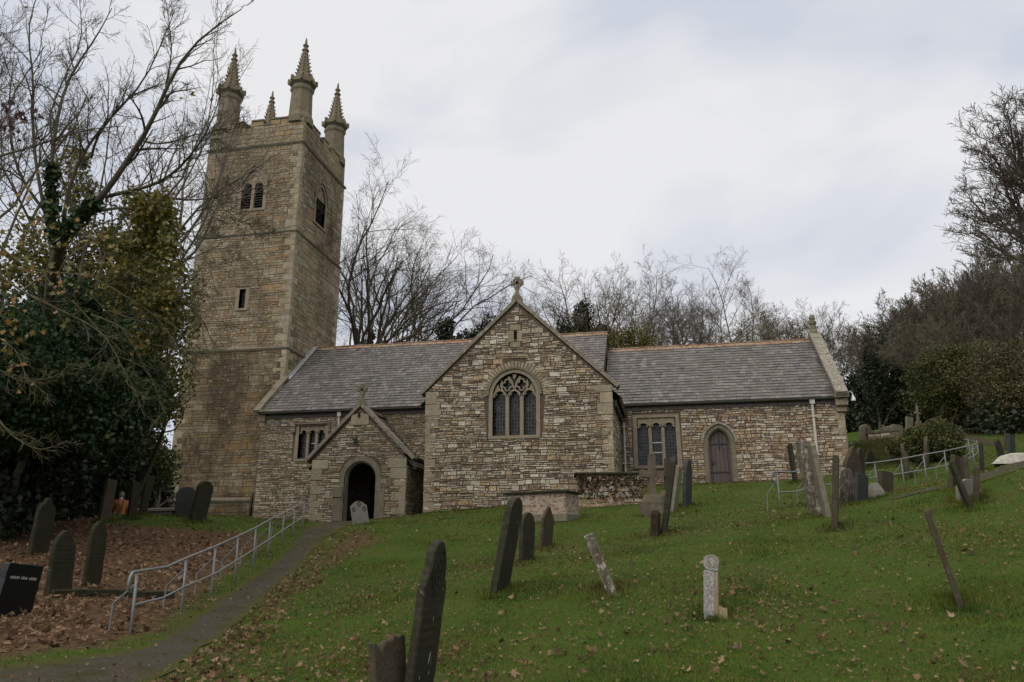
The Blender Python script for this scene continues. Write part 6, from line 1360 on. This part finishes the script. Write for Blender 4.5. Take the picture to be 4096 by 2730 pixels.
xf, yf, df = sample(44000, r, 7, 38, -.62, .62, .8); kf = (r.random(len(xf)) < np.clip(np.sin(xf * .9 + 1) * np.sin(yf * .7 + xf * .3) * .5 + .45, 0.08, 1)) & (~inpoly(xf, yf, PATHPOLY) | (r.random(len(xf)) < .3)); xf, yf = xf[kf], yf[kf]
Vf, Ff = mapleleaves(np.stack([xf, yf, gz(xf, yf) + r.uniform(.02, .05, len(xf))], 1), .05, r, .65, curl=.9)
x = np.concatenate([xw, xs_, xr]); y = np.concatenate([yw, ys_, yr]); z = gz(x, y) + r.uniform(.025, .055, len(x)); V, Fc = mapleleaves(np.stack([x, y, z], 1), .10, r, .6, curl=1.1)
V, Fc = np.concatenate([V, Vf]), np.concatenate([Fc, Ff + len(V)])
tag(np_mesh('fallen_leaves', V, Fc, LITTER, None, (0, 12, 0)), 'brown autumn leaves scattered over lawn and path', 'fallen leaves', None, 'stuff')
def blades(x, y, d, hgt, r, wk=.0042, lean=.45):
    n = len(x); z = gz(x, y); h = hgt * r.uniform(.5, 1.25, n); a = r.uniform(0, 6.28, n); w_ = wk * np.maximum(1, d / 8.5) * r.uniform(.7, 1.4, n); b = r.uniform(0, 6.28, n)
    P = np.stack([x, y, z - .01], 1); s = np.stack([np.cos(a), np.sin(a), 0 * a], 1) * w_[:, None]; l = np.stack([np.cos(b), np.sin(b), 0 * b], 1) * (h * r.uniform(0, lean * 2, n))[:, None]
    T = P + l + np.stack([0 * a, 0 * a, h], 1); V = np.stack([P - s, P + s, T], 1).reshape(-1, 3); return V, np.arange(3 * n).reshape(n, 3)
x, y, d = sample(680000, r, 5.5, 42, -.78, .98, .85)
am = litter_amt(x, y); s_ = np.where(inpoly(x, y, PATHPOLY), -1, 1) * segdist(x, y, PATHPOLY); k = (r.random(len(x)) > am * 1.25) & ((s_ > .03) | (r.random(len(x)) < .03 + .25 * np.exp(s_ / .12))) & ~inpoly(x, y, PATH2); x, y, d = x[k], y[k], d[k]
tuft = np.clip(np.sin(x * 1.3 + .6 * y) * np.sin(y * 1.1 - .8 * x + 2) * 1.4, 0, 1)
V1, F1 = blades(x, y, d, .030 + .028 * tuft, r)
bx = [];
for (sx_, sy_, w_, phi) in BASES:                                     # longer, unmown tufts at the foot of each stone
    dd = math.hypot(sx_, sy_)
    if dd > 34 or litter_amt(np.array([sx_]), np.array([sy_]))[0] > .6: continue
    n = int(900 * min(1, 14 / dd) ** 1.3); t = r.uniform(-w_ * .75, w_ * .75, n); q = r.normal(0, .13, n); c_, s2 = math.sin(rad(phi)), math.cos(rad(phi)); bx.append(np.stack([sx_ + c_ * t + s2 * q, sy_ + s2 * t - c_ * q], 1))
bx = np.concatenate(bx); V2, F2 = blades(bx[:, 0], bx[:, 1], np.hypot(bx[:, 0], bx[:, 1]), .10, r, .0038, .35)
wx_, wy_ = np.concatenate([r.uniform(-11, 8, 9000)]), None; wy_ = np.where(wx_ < -2.15, 31.95, 36.65) - np.abs(r.normal(0, .12, 9000)); k = (wx_ > -10.2); V3, F3 = blades(wx_[k], wy_[k], np.full(k.sum(), 33.), .10, r, .004)
V = np.concatenate([V1, V2, V3]); Fc = np.concatenate([F1, F2 + len(V1), F3 + len(V1) + len(V2)])
m = Mat('lawn_grass', .6, .22); o_ = m.obj(); c = m.ramp(m.island(), spread([(.050, .092, .005), (.072, .118, .007), (.095, .138, .010), (.041, .075, .005), (.122, .135, .018), (.063, .104, .006)]))
c = m.mix(m.ramp(m.noise(o_, .55, 5, .65), [(.42, 0.0), (.64, .8)]), c, (.090, .086, .015))
c = m.mix(m.ramp(m.noise(o_, 2.4, 5, .7, .4), [(.47, 0.0), (.66, .8)]), c, (.095, .068, .024))
c = m.mix(m.ramp(m.noise(o_, 1.1, 4, .6), [(.36, .75), (.5, 0.0)]), c, (.020, .046, .007)); m.col(c)
tag(np_mesh('grass', V, Fc, m.m, None, (0, 0, 0)), 'short green lawn grass of the churchyard', 'grass', None, 'stuff')
# rough bank beyond the chancel corner
x = []; 
Q = np.concatenate([np.array([at(px, 1800, dd)[:2] for px, dd in zip(r.uniform(3395, 3640, 9000), r.uniform(34, 44, 9000))])]); V, Fc = blades(Q[:, 0], Q[:, 1], np.hypot(Q[:, 0], Q[:, 1]), .30, r, .0045, .5); tag(np_mesh('rough_grass', V, Fc, LONGG, None, (7, 38, 4)), 'long rough grass on the bank beyond the chancel corner', 'grass', None, 'stuff')
# ivy on the right-hand tomb
n = 800; u = r.uniform(-1.1, 1.1, n); v = .95 * (1 - r.random(n) ** 1.6 * .85); C_ = IB + ia * u[:, None] + ic * v[:, None] - ib * (.48 + r.uniform(0, .07, n))[:, None]; V, Fc = leafquads(C_, .055, r, .1)
np_mesh('ivy', V, Fc, leaf_mat('dead_ivy', [(.055, .04, .024), (.085, .06, .035), (.03, .034, .016), (.10, .07, .04), (.045, .038, .02)], .7, .2), IVT)

# ================================================================== PERSON
def skin_mesh(name, joints, edges, mat, parent, sub=2, root=0):
    me = bpy.data.meshes.new(name); og = ORG[parent]; me.from_pydata([tuple(np.array(j[0]) - og) for j in joints], edges, []); o = bpy.data.objects.new(name, me); COL.objects.link(o); o.parent = parent; ORG[o] = og
    o.modifiers.new('skin', 'SKIN').use_smooth_shade = True
    for i, j in enumerate(joints): sv = me.skin_vertices[0].data[i]; sv.radius = (j[1], j[2] if len(j) > 2 else j[1]); sv.use_root = (i == root)
    md = o.modifiers.new('sub', 'SUBSURF'); md.levels = sub; md.render_levels = sub; me.materials.append(mat); return o
pp = at(488, 1972, 29.5) - np.array([0, 0, 1.74]); pp[2] = g1(pp[0], pp[1]); hz = at(488, 1972, 29.5)[2] - pp[2]; ks = np.clip(hz / 1.74, .8, 1.25)
SKIN = simple('skin', (.36, .21, .15), .6); JACK = simple('orange_jacket', (.34, .115, .03), .75, var=.25, scale=8); TROU = simple('dark_trousers', (.03, .032, .04), .85); HAIR = simple('grey_hair', (.22, .21, .20), .8); SHOE = simple('walking_boots', (.035, .025, .018), .7); STRAP = simple('bag_strap', (.05, .05, .04), .7)
PE = empty('person', pp, 'person in orange jacket with diagonal bag strap, seen from behind, holding pale paper', 'person')
vd = unit(np.array([pp[0], pp[1], 0])); fw = unit(vd * .9 + np.array([-.35, .1, 0])); rt = np.cross(fw, (0, 0, 1)); rt = rt / np.linalg.norm(rt)
Q = lambda x, y, z: pp + (rt * x + fw * y + np.array([0, 0, z])) * ks
J = [(Q(0, 0, .98), .145, .11), (Q(0, .0, 1.2), .15, .105), (Q(0, .01, 1.4), .155, .10), (Q(0, .02, 1.5), .06), (Q(0, .05, 1.56), .058), (Q(0, .07, 1.66), .082, .095), (Q(0, .06, 1.72), .06, .07),
     (Q(-.19, .02, 1.42), .062), (Q(-.27, .06, 1.18), .047), (Q(-.24, .26, 1.02), .036), (Q(-.23, .32, 1.0), .030), (Q(.19, .02, 1.42), .062), (Q(.27, .04, 1.17), .047), (Q(.2, .24, 1.05), .036), (Q(.18, .30, 1.04), .030),
     (Q(-.1, 0, .90), .085), (Q(-.11, .02, .5), .058), (Q(-.11, -.01, .09), .042), (Q(-.12, .14, .04), .035), (Q(.1, 0, .90), .085), (Q(.11, .02, .5), .058), (Q(.11, -.01, .09), .042), (Q(.12, .14, .04), .035)]
E_ = [(0, 1), (1, 2), (2, 3), (3, 4), (4, 5), (5, 6), (2, 7), (7, 8), (8, 9), (9, 10), (2, 11), (11, 12), (12, 13), (13, 14), (0, 15), (15, 16), (16, 17), (17, 18), (0, 19), (19, 20), (20, 21), (21, 22)]
for s_, w_ in ((-1, 10), (1, 14)):                                    # four fingers and a thumb on each hand
    b0 = J[w_][0]
    for q in range(5):
        off = (q - 1.5) * .018 if q < 4 else -.045; a0 = len(J); L = (.075, .085, .08, .06, .055)[q]
        d_ = fw * .8 - np.array([0, 0, .35]) if q < 4 else fw * .5 + np.array([0, 0, .5]); bb = b0 + (rt * off * s_ + fw * .03) * ks
        J += [(bb, .010), (bb + d_ * L * .6 * ks, .009), (bb + (d_ * L + np.array([0, 0, -.02])) * ks, .0075)]; E_ += [(w_, a0), (a0, a0 + 1), (a0 + 1, a0 + 2)]
body = skin_mesh('body', J, E_, SKIN, PE)
g = 1.14
skin_mesh('jacket', [(Q(0, 0, .86), .20, .15), (Q(0, 0, 1.0), .205, .15), (Q(0, 0, 1.2), .20, .145), (Q(0, .01, 1.4), .20, .13), (Q(0, .03, 1.50), .085), (Q(-.2, .02, 1.41), .085), (Q(-.29, .06, 1.17), .068), (Q(-.25, .24, 1.03), .052), (Q(.2, .02, 1.41), .085), (Q(.29, .04, 1.16), .068), (Q(.21, .22, 1.06), .052)], [(0, 1), (1, 2), (2, 3), (3, 4), (3, 5), (5, 6), (6, 7), (3, 8), (8, 9), (9, 10)], JACK, PE, root=1)
skin_mesh('trousers', [(Q(0, 0, .95), .17, .13), (Q(-.1, 0, .86), .10), (Q(-.11, .02, .5), .078), (Q(-.11, 0, .10), .066), (Q(.1, 0, .86), .10), (Q(.11, .02, .5), .078), (Q(.11, 0, .10), .066)], [(0, 1), (1, 2), (2, 3), (0, 4), (4, 5), (5, 6)], TROU, PE)
for s_ in (-1, 1): skin_mesh('boot', [(Q(.11 * s_, -.03, .12), .062), (Q(.11 * s_, -.03, .05), .058), (Q(.12 * s_, .15, .035), .048, .035)], [(0, 1), (1, 2)], SHOE, PE)
hb = MB(); hb.lathe((0, 0, 0), [(.001, .125), (.05, .115), (.085, .07), (.098, .0), (.095, -.05), (.07, -.09)], 12); cc = Q(0, .045, 1.67); hb.v = [tuple(cc + rt * v[0] * ks * .92 + fw * v[1] * ks * 1.05 + np.array([0, 0, v[2] * ks])) for v in hb.v]; hb.build('hair', HAIR, PE, smooth=True)
cb = MB(); cb.lathe((0, 0, 0), [(.072, -.02), (.07, .02)], 12); cc = Q(0, .035, 1.545); cb.v = [tuple(cc + rt * v[0] * ks + fw * v[1] * ks + np.array([0, 0, v[2] * ks])) for v in cb.v]; cb.build('collar', WHITE, PE, smooth=True)
sb = MB(); sb.tube([Q(.08, -.02, 1.50), Q(.06, -.135, 1.38), Q(.02, -.165, 1.2), Q(-.06, -.17, 1.05), Q(-.16, -.14, .93), Q(-.22, -.02, .9)], .022, 6); sb.build('bag_strap', STRAP, PE)
hd = MB(); hd.obox(Q(-.27, .40, 1.03), (rt, fw, np.array([0, 0, 1.0])), (.09, .012, .065)); tag(hd.build('folded_paper', simple('paper', (.5, .47, .4), .8), None, Q(-.27, .40, 1.03)), 'small pale folded paper held by the person in orange', 'paper')
